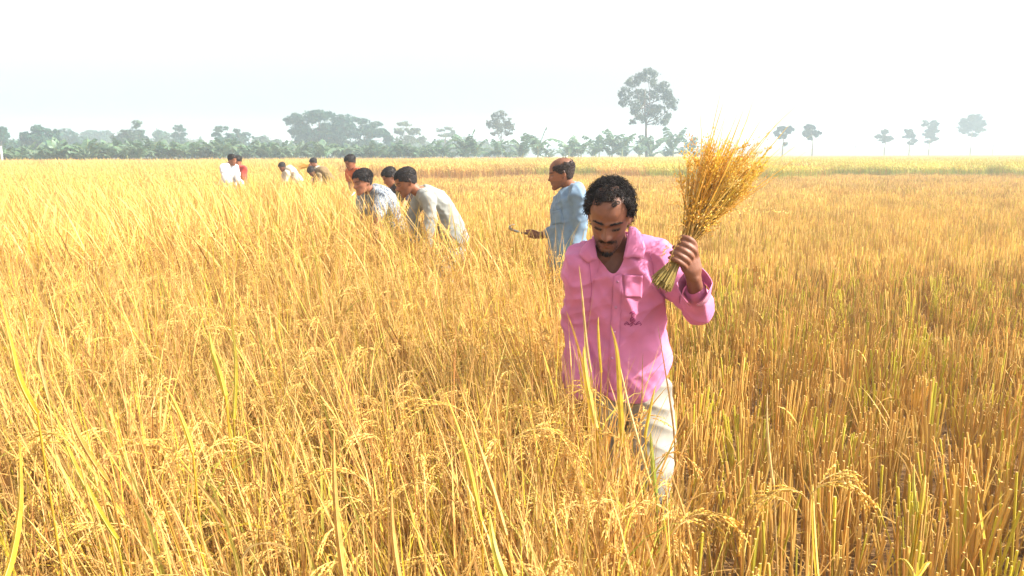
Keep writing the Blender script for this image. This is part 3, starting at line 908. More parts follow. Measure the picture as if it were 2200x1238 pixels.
def loft(path, lats, hw, hd, seg=24, power=2.0, off=0.0):
    """closed elliptical loft; lats: lateral direction for each section"""
    n = len(path); V, F = [], []
    for i, p in enumerate(path):
        t = (path[min(i + 1, n - 1)] - path[max(i - 1, 0)]).normalized()
        la = lats[i] - t * lats[i].dot(t); la.normalize()
        fw = la.cross(t)
        for k in range(seg):
            a = 2 * math.pi * k / seg
            c, s = math.cos(a), math.sin(a)
            x = math.copysign(abs(c) ** (2 / power), c); y = math.copysign(abs(s) ** (2 / power), s)
            V.append(p + la * ((hw[i] + off) * x) + fw * ((hd[i] + off) * y))
    for i in range(n - 1):
        for k in range(seg):
            k2 = (k + 1) % seg
            F.append((i * seg + k, i * seg + k2, (i + 1) * seg + k2, (i + 1) * seg + k))
    V.append(path[0]); V.append(path[-1])
    a, b = len(V) - 2, len(V) - 1
    for k in range(seg):
        k2 = (k + 1) % seg
        F.append((a, k2, k)); F.append((b, (n - 1) * seg + k, (n - 1) * seg + k2))
    return V, F

def smooth_path(pts, rads, m=6):
    """Catmull-Rom through the joints"""
    out, ro = [], []
    n = len(pts)
    for i in range(n - 1):
        p0, p1, p2, p3 = pts[max(i - 1, 0)], pts[i], pts[i + 1], pts[min(i + 2, n - 1)]
        for j in range(m):
            t = j / m
            q = 0.5 * ((2 * p1) + (p2 - p0) * t + (2 * p0 - 5 * p1 + 4 * p2 - p3) * t * t + (3 * p1 - p0 - 3 * p2 + p3) * t ** 3)
            out.append(q); ro.append(rads[i] + (rads[i + 1] - rads[i]) * t)
    out.append(pts[-1]); ro.append(rads[-1])
    return out, ro

def rod(pts, rads, seg=14, m=6, flat=1.0, lat=None):
    """rounded limb through joints, ends closed like a capsule"""
    pp, rr_ = smooth_path([Vector(p) for p in pts], list(rads), m)
    d0 = (pp[0] - pp[1]).normalized(); d1 = (pp[-1] - pp[-2]).normalized()
    pre = [(pp[0] + d0 * rr_[0] * s, rr_[0] * math.sqrt(max(0.02, 1 - s * s))) for s in (0.95, 0.7, 0.35)]
    post = [(pp[-1] + d1 * rr_[-1] * s, rr_[-1] * math.sqrt(max(0.02, 1 - s * s))) for s in (0.35, 0.7, 0.95)]
    path = [a for a, b in pre] + pp + [a for a, b in post]
    r = [b for a, b in pre] + rr_ + [b for a, b in post]
    t = (pp[-1] - pp[0]).normalized()
    la = lat if lat is not None else t.orthogonal()
    return loft(path, [la] * len(path), r, [x * flat for x in r], seg)

def cloth_remesh(pieces, voxel, smooth_it=4, smooth_f=0.5):
    mb = MB()
    for v, f in pieces: mb.add(v, f)
    me = mb.mesh('tmp')
    o = bpy.data.objects.new('tmp', me); COL.objects.link(o)
    md = o.modifiers.new('r', 'REMESH'); md.mode = 'VOXEL'; md.voxel_size = voxel; md.use_smooth_shade = True
    if smooth_it:
        ms = o.modifiers.new('s', 'SMOOTH'); ms.factor = smooth_f; ms.iterations = smooth_it
    dg = bpy.context.evaluated_depsgraph_get()
    res = bpy.data.meshes.new_from_object(o.evaluated_get(dg))
    bpy.data.objects.remove(o); bpy.data.meshes.remove(me)
    for a in list(res.color_attributes): res.color_attributes.remove(a)
    return res

def get_co(me):
    a = np.empty(len(me.vertices) * 3, dtype=np.float64); me.vertices.foreach_get('co', a); return a.reshape(-1, 3)
def get_no(me):
    a = np.empty(len(me.vertices) * 3, dtype=np.float32); me.vertices.foreach_get('normal', a); return a.reshape(-1, 3).astype(float)
def set_co(me, co):
    me.vertices.foreach_set('co', co.astype(np.float32).ravel()); me.update()
def set_col(me, c):
    a = me.color_attributes.get('col') or me.color_attributes.new('col', 'FLOAT_COLOR', 'POINT')
    cc = np.ones((len(c), 4), dtype=np.float32); cc[:, :3] = c
    a.data.foreach_set('color', cc.ravel())
def smooth_shade(me):
    me.polygons.foreach_set('use_smooth', np.ones(len(me.polygons), dtype=bool))
def drop_verts(me, mask):
    import bmesh
    bm = bmesh.new(); bm.from_mesh(me); bm.verts.ensure_lookup_table()
    bmesh.ops.delete(bm, geom=[bm.verts[i] for i in np.nonzero(mask)[0]], context='VERTS')
    # even out the cut edge
    bd = [v for v in bm.verts if v.is_boundary]
    nb = {v: [e.other_vert(v) for e in v.link_edges if e.is_boundary] for v in bd}
    for it in range(10):
        new = {v: v.co * 0.4 + sum((w.co for w in nb[v]), Vector()) * (0.6 / len(nb[v])) for v in bd if len(nb[v]) == 2}
        for v, c in new.items(): v.co = c
    bm.to_mesh(me); bm.free()

def wrinkle(me, amp, seed, dirs, freq=9.0, stretch=5.0, mask=None):
    """folds along the given directions, pushed along the normals"""
    co = get_co(me); no = get_no(me)
    d = np.zeros(len(co))
    for k, (dv, w, f) in enumerate(dirs):
        dv = np.array(Vector(dv).normalized())
        q = co + 0.035 * (np.stack([vnoise(co * 7, seed + 31 + k), vnoise(co * 7 + 9, seed + 57 + k), vnoise(co * 7 + 4, seed + 91 + k)], 1) - 0.5)
        al = q @ dv
        q = (q - np.outer(al, dv) * (1 - 1 / stretch)) * (freq * f)
        n = vnoise(q, seed + 7 * k)
        rdg = 1 - np.abs(2 * n - 1)
        d += w * (rdg ** 2.6 - 0.3) * (0.35 + 0.9 * vnoise(co * 4.5, seed + 13 * k))
    if mask is not None: d *= mask
    set_co(me, co + no * (amp * d)[:, None])

# ------------------------------------------------------------------ head
class Frame:
    def __init__(s, c, yaw, pitch, roll=0.0, scale=1.0):
        y, p = R(yaw), R(pitch)
        f = Vector((math.cos(p) * math.sin(y), -math.cos(p) * math.cos(y), -math.sin(p)))
        sd = Vector((math.cos(y), math.sin(y), 0))
        if roll:
            sd.rotate(Matrix.Rotation(R(roll), 3, f))
        up = f.cross(sd)
        s.M = Matrix((sd, f, up)).transposed()      # columns: left, forward, up
        s.s = scale
        s.o = Vector(c) - s.M @ (Vector((0, 0, 0.125)) * scale)
    def w(s, p): return s.o + s.M @ (Vector(p) * s.s)
    def d(s, v): return s.M @ Vector(v)
    def loc(s, co):
        m = np.array(s.M)
        return ((co - np.array(s.o)) @ m) / s.s

HZ = [0.000, 0.010, 0.028, 0.055, 0.085, 0.115, 0.140, 0.170, 0.198, 0.220, 0.231, 0.235]
HW = [0.010, 0.027, 0.044, 0.056, 0.0635, 0.0685, 0.0715, 0.073, 0.066, 0.047, 0.027, 0.006]
HC = [0.072, 0.060, 0.036, 0.014, 0.003, -0.004, -0.007, -0.010, -0.013, -0.014, -0.014, -0.014]
HD = [0.008, 0.024, 0.053, 0.076, 0.086, 0.091, 0.096, 0.097, 0.086, 0.062, 0.036, 0.008]
def _sm(z, tab):
    return np.interp(z, HZ, tab)
def head_mesh(fr, nz=84, na=96):
    zs = np.linspace(0, 1, nz); zs = 0.235 * (0.5 - 0.5 * np.cos(np.pi * zs) * (0.55 + 0.45 * np.abs(np.cos(np.pi * zs))))
    zs = np.clip(zs, 0, 0.235)
    def sm(tab):
        return (_sm(zs - 0.006, tab) + 2 * _sm(zs, tab) + _sm(zs + 0.006, tab)) / 4
    w, c, d = sm(HW), sm(HC), sm(HD)
    a = np.linspace(0, 2 * np.pi, na, endpoint=False)
    X = w[:, None] * np.cos(a)[None]; Y = c[:, None] + d[:, None] * np.sin(a)[None]; Z = np.repeat(zs[:, None], na, 1)
    front = np.clip(np.sin(a)[None] * 2.2, 0, 1) * np.ones_like(X)
    G = lambda x0, z0, sx, sz: np.exp(-((X - x0) / sx) ** 2 - ((Z - z0) / sz) ** 2)
    dy = np.zeros_like(X)
    tz = np.clip((0.138 - Z) / 0.052, 0, 1)
    nose = np.where(Z > 0.079, (0.003 + 0.021 * tz ** 1.2), 0.024 * np.exp(-((Z - 0.079) / 0.005) ** 2)) * (Z < 0.142)
    dy += nose * np.exp(-(X / (0.0075 + 0.0045 * tz)) ** 2)
    for sg in (-1, 1):
        dy += 0.011 * G(sg * 0.0125, 0.086, 0.007, 0.007)
        dy += -0.013 * G(sg * 0.030, 0.119, 0.016, 0.0105)
        dy += 0.0075 * G(sg * 0.031, 0.116, 0.0125, 0.0075)
        dy += 0.006 * G(sg * 0.026, 0.136, 0.022, 0.0075)
        dy += 0.005 * G(sg * 0.046, 0.099, 0.015, 0.013)
        dy += -0.005 * G(sg * 0.040, 0.066, 0.014, 0.016)
    dy += 0.006 * G(0, 0.0605, 0.019, 0.0055) + 0.0065 * G(0, 0.048, 0.016, 0.0055) - 0.004 * G(0, 0.0545, 0.024, 0.0022)
    dy += 0.007 * G(0, 0.017, 0.018, 0.012) - 0.004 * G(0, 0.036, 0.02, 0.006)
    Y = Y + dy * front
    V = [fr.w((X[i, j], Y[i, j], Z[i, j])) for i in range(nz) for j in range(na)]
    F = [(i * na + j, i * na + (j + 1) % na, (i + 1) * na + (j + 1) % na, (i + 1) * na + j) for i in range(nz - 1) for j in range(na)]
    F.append(tuple(reversed(range(na)))); F.append(tuple(range((nz - 1) * na, nz * na)))
    return V, F
def ear_mesh(fr, sg):
    """flared shell with a rim"""
    V, F = [], []
    nu, nv = 18, 12
    for i in range(nv + 1):
        th = math.pi * i / nv
        for j in range(nu):
            ph = 2 * math.pi * j / nu
            x = 0.0075 * math.cos(th); y = 0.0185 * math.sin(th) * math.cos(ph); z = 0.031 * math.sin(th) * math.sin(ph)
            rad = math.sin(th)
            if math.cos(th) > 0: x -= 0.008 * max(0, 1 - (rad / 0.72) ** 2)
            p = Vector((x, y - 0.25 * z * 0.2, z))
            p.rotate(Matrix.Rotation(R(32), 3, 'Z'))      # flare backwards and outwards
            p = Vector((sg * (0.0725 + p.x), -0.012 + p.y, 0.112 + p.z))
            V.append(fr.w(p))
    for i in range(nv):
        for j in range(nu):
            q = (i * nu + j, i * nu + (j + 1) % nu, (i + 1) * nu + (j + 1) % nu, (i + 1) * nu + j)
            F.append(q if sg > 0 else tuple(reversed(q)))
    return V, F

def hand_pieces(w, d, n, side, curl=0.5, s=1.0):
    """w wrist, d along the hand, n out of the back of the hand, side towards the thumb"""
    d = d.normalized(); n = (n - d * n.dot(d)).normalized()
    sd = d.cross(n).normalized()
    if sd.dot(side) < 0: sd = -sd
    pcs = [loft([w - d * .03 * s, w, w + d * .03 * s, w + d * .07 * s, w + d * .092 * s], [sd] * 5, [.024 * s, .026 * s, .036 * s, .041 * s, .036 * s], [.019 * s, .018 * s, .016 * s, .014 * s, .011 * s], 16)]
    for k, (o, L) in enumerate([(0.030, .072), (0.010, .080), (-0.010, .074), (-0.029, .060)]):
        b = w + d * (.080 * s) + sd * (o * s)
        a1, a2, a3 = curl * 0.6, curl * 1.5, curl * 2.2
        def dirn(a): return d * math.cos(a) - n * math.sin(a)
        p1 = b + dirn(a1) * L * .45 * s; p2 = p1 + dirn(a2) * L * .32 * s; p3 = p2 + dirn(a3) * L * .23 * s
        pcs.append(rod([b, p1, p2, p3], [.0092 * s, .0088 * s, .0082 * s, .0068 * s], 10, 4))
    b = w + d * .022 * s + sd * .024 * s
    pcs.append(rod([b, b + (d * .6 + sd * .6 - n * .25) * .042 * s, b + (d * .85 + sd * .5 - n * .45) * .072 * s], [.013 * s, .0105 * s, .0085 * s], 10, 4))
    return pcs

SKIN = {'dark': (0.225, 0.094, 0.056), 'brown': (0.27, 0.11, 0.058), 'mid': (0.33, 0.14, 0.08)}
M_SKIN = solid_mat('skin', attr=True, rough=0.48, spec=0.32, noise=0.10, scale=60, bump=0.08, bscale=300)
M_HAIR = solid_mat('hair', attr=True, rough=0.55, spec=0.22)

def cloth_mat(name, col, noise=0.06, bump=0.06, bscale=900, transl=0.12, rough=0.8, crease=0.35):
    m = solid_mat(name, col, rough=rough, spec=0.15, noise=noise, scale=14, bump=bump, bscale=bscale, sheen=0.15, transl=transl)
    nt = m.node_tree; L = nt.links
    pb = next(n for n in nt.nodes if n.type == 'BSDF_PRINCIPLED'); bp = next(n for n in nt.nodes if n.type == 'BUMP')
    tc = next(n for n in nt.nodes if n.type == 'TEX_COORD')
    # sharp small creases of worn cotton
    mp = N(nt, 'ShaderNodeMapping'); mp.inputs['Rotation'].default_value = (0.5, 0.6, 0.2); mp.inputs['Scale'].default_value = (1.0, 1.0, 0.45)
    nz = N(nt, 'ShaderNodeTexNoise', noise_type='RIDGED_MULTIFRACTAL'); nz.inputs['Scale'].default_value = 13; nz.inputs['Detail'].default_value = 3; nz.inputs['Roughness'].default_value = 0.45
    L.new(tc.outputs['Object'], mp.inputs['Vector']); L.new(mp.outputs[0], nz.inputs['Vector'])
    b2 = N(nt, 'ShaderNodeBump'); b2.inputs['Strength'].default_value = crease; b2.inputs['Distance'].default_value = 0.012
    L.new(nz.outputs['Fac'], b2.inputs['Height']); L.new(bp.outputs[0], b2.inputs['Normal']); L.new(b2.outputs[0], pb.inputs['Normal'])
    return m

def paint_body(me, fr, skin, style):
    co = get_co(me); L = fr.loc(co)
    x, y, z = L[:, 0], L[:, 1], L[:, 2]
    base = np.array(skin)[None] * (0.9 + 0.2 * fbm(co * 14, 5)[:, None])
    c = base.copy()
    def blend(mask, col):
        nonlocal c
        c = c * (1 - mask[:, None]) + np.array(col)[None] * mask[:, None]
    G = lambda x0, z0, sx, sz: np.exp(-((x - x0) / sx) ** 2 - ((z - z0) / sz) ** 2)
    front = (y > 0.02) & (z > -0.02) & (z < 0.25) & (np.abs(x) < 0.1)
    fm = front.astype(float)
    dark = (0.022, 0.013, 0.010)
    for sg in (-1, 1):
        br = np.exp(-((np.abs(x - sg * 0.030) / 0.021) ** 4)) * np.exp(-((z - (0.1365 - 0.10 * np.abs(np.abs(x) - 0.026) + 0.0)) / 0.0042) ** 2)
        blend(np.clip(br * 1.1, 0, 0.9) * fm, dark)
        lash = np.exp(-((np.abs(x - sg * 0.031) / 0.0145) ** 4)) * np.exp(-((z - (0.1115 + 0.12 * (x - sg * 0.031) ** 2 / 0.0145)) / 0.0024) ** 2)
        blend(np.clip(lash * 1.1, 0, 0.92) * fm, dark)
        blend(0.35 * G(sg * 0.030, 0.122, 0.018, 0.008) * fm, np.array(skin) * 0.6)
        blend(0.8 * G(sg * 0.0075, 0.0795, 0.0045, 0.0025) * fm, dark)
    lips = np.clip(G(0, 0.0605, 0.021, 0.0045) + G(0, 0.0485, 0.018, 0.0048), 0, 1)
    blend(0.55 * lips * fm, np.array(skin) * np.array((1.05, 0.75, 0.85)))
    blend(0.85 * np.exp(-((z - 0.0545) / 0.0016) ** 2) * (np.abs(x) < 0.025) * fm, np.array(skin) * 0.22)
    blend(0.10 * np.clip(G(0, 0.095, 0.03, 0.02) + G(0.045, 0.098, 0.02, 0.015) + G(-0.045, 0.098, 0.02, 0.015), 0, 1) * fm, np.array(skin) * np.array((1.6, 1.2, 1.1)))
    inhead = (z > -0.02) & (z < 0.26) & (np.abs(x) < 0.1) & (np.abs(y) < 0.13)
    jag = 0.012 * (vnoise(co * 90, 3) - 0.5)
    if style.get('moustache', 0):
        m = np.exp(-((np.abs(x) / 0.031) ** 4)) * np.exp(-((z + jag * .3 - (0.071 - 0.28 * np.abs(x))) / 0.0062) ** 2)
        blend(np.clip(m * style['moustache'], 0, 0.93) * fm, dark)
    if style.get('goatee', 0):
        m = np.clip(G(0, 0.006, 0.028, 0.018) * 1.4 + 0.5 * G(0, 0.038, 0.006, 0.004), 0, 1) + 0.75 * np.exp(-((np.abs(x) - 0.034) / 0.008) ** 2) * np.exp(-((z - 0.035) / 0.022) ** 2)
        blend(np.clip(m * style['goatee'], 0, 0.9) * inhead * (y > 0.0), style.get('beard', dark))
    if style.get('stubble', 0):
        m = ((z < 0.075 - 0.35 * np.clip(0.045 - y, 0, 1) + jag) & (y > -0.01)).astype(float) * inhead
        blend(style['stubble'] * m, dark)
    hz = hair_mask(x, y, z, style['kind'], jag)
    blend(np.clip(hz, 0, 1) * 0.9 * inhead, style.get('hair', dark))
    set_col(me, np.clip(c, 0, 1))

def hair_mask(x, y, z, kind, jag=0.0):
    """where hair grows, in head coordinates"""
    ax = np.abs(x)
    if kind == 'curly':           # receding: full behind, high temples, thin forelock
        lim = -0.016 + 0.6 * np.clip(ax - 0.03, 0, 1)
        top = (z > 0.165) & (y < lim + jag)
        side = (z > 0.128 + 0.35 * np.clip(y, 0, 1)) & (ax > 0.052) & (y < 0.036 + jag)
        back = (y < -0.022) & (z > 0.06)
        fore = ((z > 0.186 + jag) & (np.abs(x + 0.006) < 0.034) & (y > -0.02) & (y < 0.062 + jag)) | ((z > 0.195) & (y < 0.035 + jag))
        m = np.where(top | side | back, 1.0, 0.0)
        return np.maximum(m, np.where(fore, 0.70, 0.0))
    if kind == 'bald':            # ring of hair at sides and back
        side = (z > 0.118 + 0.7 * np.clip(y - .01, 0, 1)) & (z < 0.186 + jag) & (ax > 0.040) & (y < 0.056 + jag)
        back = (y < -0.035) & (z > 0.065) & (z < 0.196 + jag)
        crown = (z >= 0.18) & (y < 0.045 + jag)
        return np.where(side | back, 0.9, np.where(crown, 0.45, 0.0))
    top = (z > 0.176 + jag + 0.1 * np.clip(ax - 0.03, 0, 1)) & (y > 0)
    side = (z > 0.122 + 0.55 * np.clip(y - 0.01, 0, 1)) & (ax > 0.05) & (y < 0.065 + jag) & (y > -0.03)
    back = (y <= 0.0) & (z > 0.078 + 0.8 * np.clip(y + 0.05, 0, 1))
    return np.where(top | side | back, 1.0, 0.0)

def hair_mesh(fr, kind, seed, n, length, col=(0.022, 0.016, 0.015), lift=0.010):
    """scalp cap plus single locks"""
    rnd = random.Random(seed); mb = MB()
    nz, na = 46, 72
    zs = np.linspace(0.055, 0.2349, nz)
    def at_(z, a, off):
        w, c, d = _sm(z, HW), _sm(z, HC), _sm(z, HD)
        nx, ny = math.cos(a), math.sin(a)
        nzv = max(0.0, (z - 0.15) / 0.085) ** 1.5
        return Vector(((w + off * (1 - .4 * nzv)) * nx, c + (d + off * (1 - .4 * nzv)) * ny, z + off * nzv))
    idx = {}
    V, F, C = [], [], []
    A_ = 2 * np.pi * np.arange(na) / na
    ZZ, AA = np.meshgrid(zs, A_, indexing='ij')
    nvs = vnoise(np.stack([np.cos(AA).ravel() * 6, np.sin(AA).ravel() * 6, ZZ.ravel() * 110], 1), seed).reshape(nz, na)
    mks = hair_mask((_sm(ZZ, HW) * np.cos(AA)).ravel(), (_sm(ZZ, HC) + _sm(ZZ, HD) * np.sin(AA)).ravel(), ZZ.ravel(), kind, 0.016 * (vnoise(np.stack([np.cos(AA).ravel() * 11, np.sin(AA).ravel() * 11, ZZ.ravel() * 150], 1), seed + 5) - .5)).reshape(nz, na)
    hard = (mks > 0.84).astype(float); blur = hard.copy()
    for _ in range(2):      # the cap thins out towards the hairline
        pad = np.vstack([blur[:1], blur, blur[-1:]])
        blur = (pad[:-2] + pad[1:-1] + pad[2:] + np.roll(blur, 1, 1) + np.roll(blur, -1, 1)) / 5
    thin = np.clip((blur - 0.35) / 0.6, 0.0, 1.0)
    for i, z in enumerate(zs):
        for j in range(na):
            a = 2 * math.pi * j / na
            off = lift * (0.45 + 0.6 * nvs[i, j]) * thin[i, j] + 0.0006
            p = at_(z, a, off)
            mk = mks[i, j]
            if mk < 0.85: p = at_(z, a, -0.003)
            V.append(fr.w(p)); C.append(vary(col, 0.3, rnd)); idx[(i, j)] = mk
    for i in range(nz - 1):
        for j in range(na):
            j2 = (j + 1) % na
            if max(idx[(i, j)], idx[(i + 1, j)], idx[(i, j2)], idx[(i + 1, j2)]) > 0.84:
                F.append((i * na + j, i * na + j2, (i + 1) * na + j2, (i + 1) * na + j))
    F.append(tuple((nz - 1) * na + j for j in range(na)) if kind != 'bald' else (0, 1, 2))
    mb.add(V, F, C)
    k = 0; tries = 0
    while k < n and tries < n * 12:
        tries += 1
        # even over the dome
        u = rnd.random(); z = 0.06 + 0.175 * u ** 0.8; a = rnd.uniform(0, 6.283)
        b = at_(z, a, lift * 0.5)
        b0 = at_(z, a, 0.0)
        mk = mks[min(nz - 1, max(0, int(round((z - .055) / .1799 * (nz - 1))))), int(round(a / 6.28319 * na)) % na]
        if mk < rnd.uniform(0.3, 0.95) or (kind == 'bald' and mk < .6 and rnd.random() < .93): continue
        k += 1
        nr = (b0 - Vector((0, -0.01, 0.125))).normalized()
        c = vary(col, 0.4, rnd)
        if rnd.random() < 0.08: c = mixc(c, (0.09, 0.075, 0.065), 0.6)
        if kind == 'curly':
            t1 = nr.orthogonal().normalized(); t1.rotate(Matrix.Rotation(rnd.uniform(0, 6.28), 3, nr)); t2 = nr.cross(t1)
            rr0 = rnd.uniform(0.004, 0.0075); L = length * rnd.uniform(0.6, 1.25) * (0.35 if mk < 0.8 else 1); turns = rnd.uniform(0.8, 1.7)
            pts = []
            m = 9
            sag = Vector((0, 0, -0.25))
            for i in range(m + 1):
                s = i / m; an = turns * 6.283 * s
                q = b + nr * (L * s) + t1 * (rr0 * (math.cos(an) - 1)) + t2 * (rr0 * math.sin(an)) + sag * (L * s * s * 0.6)
                pts.append(fr.w(q))
            tube(mb, pts, [0.0017 * (1 - 0.6 * i / m) * fr.s for i in range(m + 1)], c, 3)
        else:
            comb = Vector((0.35 * math.copysign(1, b0.x) if abs(b0.x) > .01 else .1, 0.75 if z > 0.15 else 0.25, -0.25 if z > 0.19 else -1.0))
            comb = (comb - nr * comb.dot(nr)).normalized()
            dr = (comb + nr * rnd.uniform(0.15, 0.95) + Vector((rnd.gauss(0, .25), rnd.gauss(0, .25), rnd.gauss(0, .15)))).normalized()
            L = length * rnd.uniform(0.6, 1.2) * (1.0 if z > 0.15 else 0.55)
            p1 = b + dr * L * .5; p2 = b + dr * L * 0.85 - nr * L * 0.22
            tube(mb, [fr.w(b), fr.w(p1), fr.w(p2)], [0.0028 * fr.s, 0.0022 * fr.s, 0.0006 * fr.s], c, 3)
    return mb.mesh('hair', mat=M_HAIR)

# ------------------------------------------------------------------ a whole person
TORSO_T = [-0.12, 0.0, 0.14, 0.30, 0.48, 0.66, 0.82, 0.92, 1.0]
TORSO_W = [0.135, 0.160, 0.158, 0.142, 0.148, 0.160, 0.158, 0.118, 0.062]
TORSO_D = [0.095, 0.108, 0.104, 0.094, 0.100, 0.108, 0.096, 0.078, 0.058]
def spine(J, t):
    a, b, m = J['pelvis'], J['neck'], J.get('mid', (J['pelvis'] + J['neck']) / 2)
    # quadratic through the three points
    if t < 0: return a + (m - a).normalized() * (t * (b - a).length)
    c = 2 * m - (a + b) / 2
    return a * (1 - t) ** 2 + c * (2 * t * (1 - t)) + b * t * t
def torso(J, k=1.0, off=0.0, t0=None, t1=None, hemflare=0.0, kd=None, belly=0.0, n=22, seg=40):
    lo = TORSO_T[0] if t0 is None else t0; hi = 1.0 if t1 is None else t1
    ts = [lo + (hi - lo) * i / (n - 1) for i in range(n)]
    la0 = (J['hl'] - J['hr']).normalized(); la1 = (J['sl'] - J['sr']).normalized()
    path = [spine(J, t) for t in ts]
    lats = [la0.lerp(la1, min(1, max(0, t))).normalized() for t in ts]
    kd = kd or k
    ww = [np.interp(t, TORSO_T, TORSO_W) * k + off + hemflare * max(0, 0.3 - t) for t in ts]
    dd = [np.interp(t, TORSO_T, TORSO_D) * kd + off + hemflare * 0.8 * max(0, 0.3 - t) + belly * math.exp(-((t - 0.3) / 0.2) ** 2) for t in ts]
    return loft(path, lats, ww, dd, seg, 2.3)

def make_person(label, J, head, skin, style, shirt, legs=None, voxel=0.008, cvox=0.010, build=1.0, hair_n=900, hair_len=0.03, hair_lift=0.010, group=None, extra_hands=None, seed=1, belly=0.0, hands=True, name='person', sleeve=None, kd=None):
    foot = Vector(((J['hl'].x + J['hr'].x) / 2, (J['hl'].y + J['hr'].y) / 2, 0))
    o = empty(name, foot, label, 'person', group)
    fr = Frame(head['c'], head['yaw'], head['pitch'], head.get('roll', 0), head.get('s', 1.0))
    b = build; S = head.get('s', 1.0)
    pc = [torso(J, 0.93 * b, -0.004, kd=(kd or b) * 0.93, belly=belly), head_mesh(fr), ear_mesh(fr, 1), ear_mesh(fr, -1)]
    nk0 = J['neck'] - (J['neck'] - spine(J, 0.9)) * 0.3
    pc.append(rod([nk0, nk0.lerp(fr.w((0, -.018, .045)), 0.55), fr.w((0, -.020, .075))], [.060 * b, .052 * b, .052 * S], 20, 5))
    for s in 'lr':
        pc.append(rod([J['neck'] - Vector((0, 0, .03)), J['s' + s]], [.048 * b, .052 * b], 14))
        pc.append(rod([J['s' + s], J['s' + s].lerp(J['e' + s], .5), J['e' + s], J['e' + s].lerp(J['w' + s], .35), J['w' + s]], [.048 * b, .044 * b, .036 * b, .037 * b, .025 * b], 16))
        pc.append(rod([J['h' + s], J['k' + s], J['a' + s]], [.080 * b, .055 * b, .040 * b], 16))
        tw = J['a' + s]
        fd = Vector((fr.M @ Vector((0, 1, 0)))); fd.z = 0; fd.normalize()
        pc.append(rod([tw + Vector((0, 0, -.02)), tw + fd * .10 + Vector((0, 0, -.035)), tw + fd * .17 + Vector((0, 0, -.04))], [.038, .034, .022], 12, 4))
        if hands and not (extra_hands and s in extra_hands):
            d = (J['w' + s] - J['e' + s]).normalized()
            out = (J['s' + s] - J['neck']); out.z = 0
            fwd = fr.M @ Vector((0, 1, 0))
            pc += hand_pieces(J['w' + s], d, out.normalized() if out.length > .01 else Vector((1, 0, 0)), fwd, 0.45, 0.95 * S)
    if extra_hands:
        for s in extra_hands: pc += extra_hands[s]
    me = cloth_remesh(pc, voxel, 2, 0.4)
    smooth_shade(me)
    paint_body(me, fr, skin, style)
    body = link('body', me, M_SKIN, o)
    if hair_n:
        link('hair', hair_mesh(fr, style['kind'], seed, hair_n, hair_len, style.get('hair', (0.022, 0.016, 0.015)), hair_lift), parent=o)
    # shirt
    sp = [torso(J, b, shirt.get('loose', 0.012), t0=shirt.get('hem', -0.05), t1=0.985, hemflare=shirt.get('flare', 0.10), kd=kd or b, belly=belly)]
    for s in 'lr':
        A, B, C = J['s' + s], J['e' + s], J['w' + s]
        sp.append(rod([J['neck'] - Vector((0, 0, .028)), J['neck'].lerp(A, .6) + Vector((0, 0, .004)), A], [.058 * b, .058 * b, .062 * b], 16))
        sl = shirt.get('sleeve', 'long')
        g = shirt.get('slw', 1.0)
        cuff_t = (sleeve or {}).get(s) or shirt.get('cuff', 0.86 if sl == 'long' else 0.72)
        if sl == 'long':
            en = B.lerp(C, cuff_t)
            sp.append(rod([A, A.lerp(B, .5), B, B.lerp(en, .5), en], [.066 * b * g, .061 * b * g, .055 * b * g, .050 * b * g, .043 * b * g], 20, 8))
        elif sl == 'short':
            en = A.lerp(B, cuff_t)
            sp.append(rod([A, A.lerp(en, .5), en], [.068 * b * g, .066 * b * g, .066 * b * g], 20, 6))
    ms = cloth_remesh(sp, cvox, shirt.get('sm', 6), 0.5)
    ax = (J['neck'] - J['pelvis']).normalized()
    lat = (J['sl'] - J['sr']).normalized()
    wrinkle(ms, shirt.get('amp', 0.010), seed * 17, [((lat * .8 + ax * .6), 1.0, 1.0), ((lat * -.5 + ax * .8), 0.8, 1.15), ((lat + ax * .3), 0.45, 2.1), ((lat * -.7 + ax), 0.35, 2.6)], freq=shirt.get('freq', 9.0))
    smooth_shade(ms)
    if 'open' in shirt: shirt['open'](ms)
    so = link(shirt.get('name', 'shirt'), ms, shirt['mat'], o)
    lo = None
    if legs:
        lp = [torso(J, b, 0.001, t0=-0.16, t1=legs.get('top', 0.12), kd=kd or b)]
        if legs.get('kind') == 'lungi':
            m0 = (J['hl'] + J['hr']) / 2; m1 = (J['al'] + J['ar']) / 2 + Vector((0, 0, .12)); mk = (J['kl'] + J['kr']) / 2
            lp.append(loft([m0 + Vector((0, 0, .05)), m0.lerp(mk, .5), mk, mk.lerp(m1, .6), m1], [(J['hl'] - J['hr']).normalized()] * 5, [.165 * b, .18 * b, .19 * b, .20 * b, .20 * b], [.125 * b, .14 * b, .15 * b, .155 * b, .15 * b], 32))
        else:
            for s in 'lr':
                lp.append(rod([J['h' + s], J['h' + s].lerp(J['k' + s], .5), J['k' + s], J['k' + s].lerp(J['a' + s], .5), J['a' + s] + Vector((0, 0, .04))], [.100 * b, .092 * b, .078 * b, .070 * b, .062 * b], 20, 8))
        ml = cloth_remesh(lp, cvox, 6, 0.5)
        wrinkle(ml, legs.get('amp', 0.010), seed * 23, [((lat * .9 + ax * .5), 1.0, 1.1), (lat * .9 - ax * .35, 0.9, 1.4)], freq=9.0)
        smooth_shade(ml)
        lo = link(legs.get('name', 'trousers'), ml, legs['mat'], o)
    return o, fr, body, so, lo

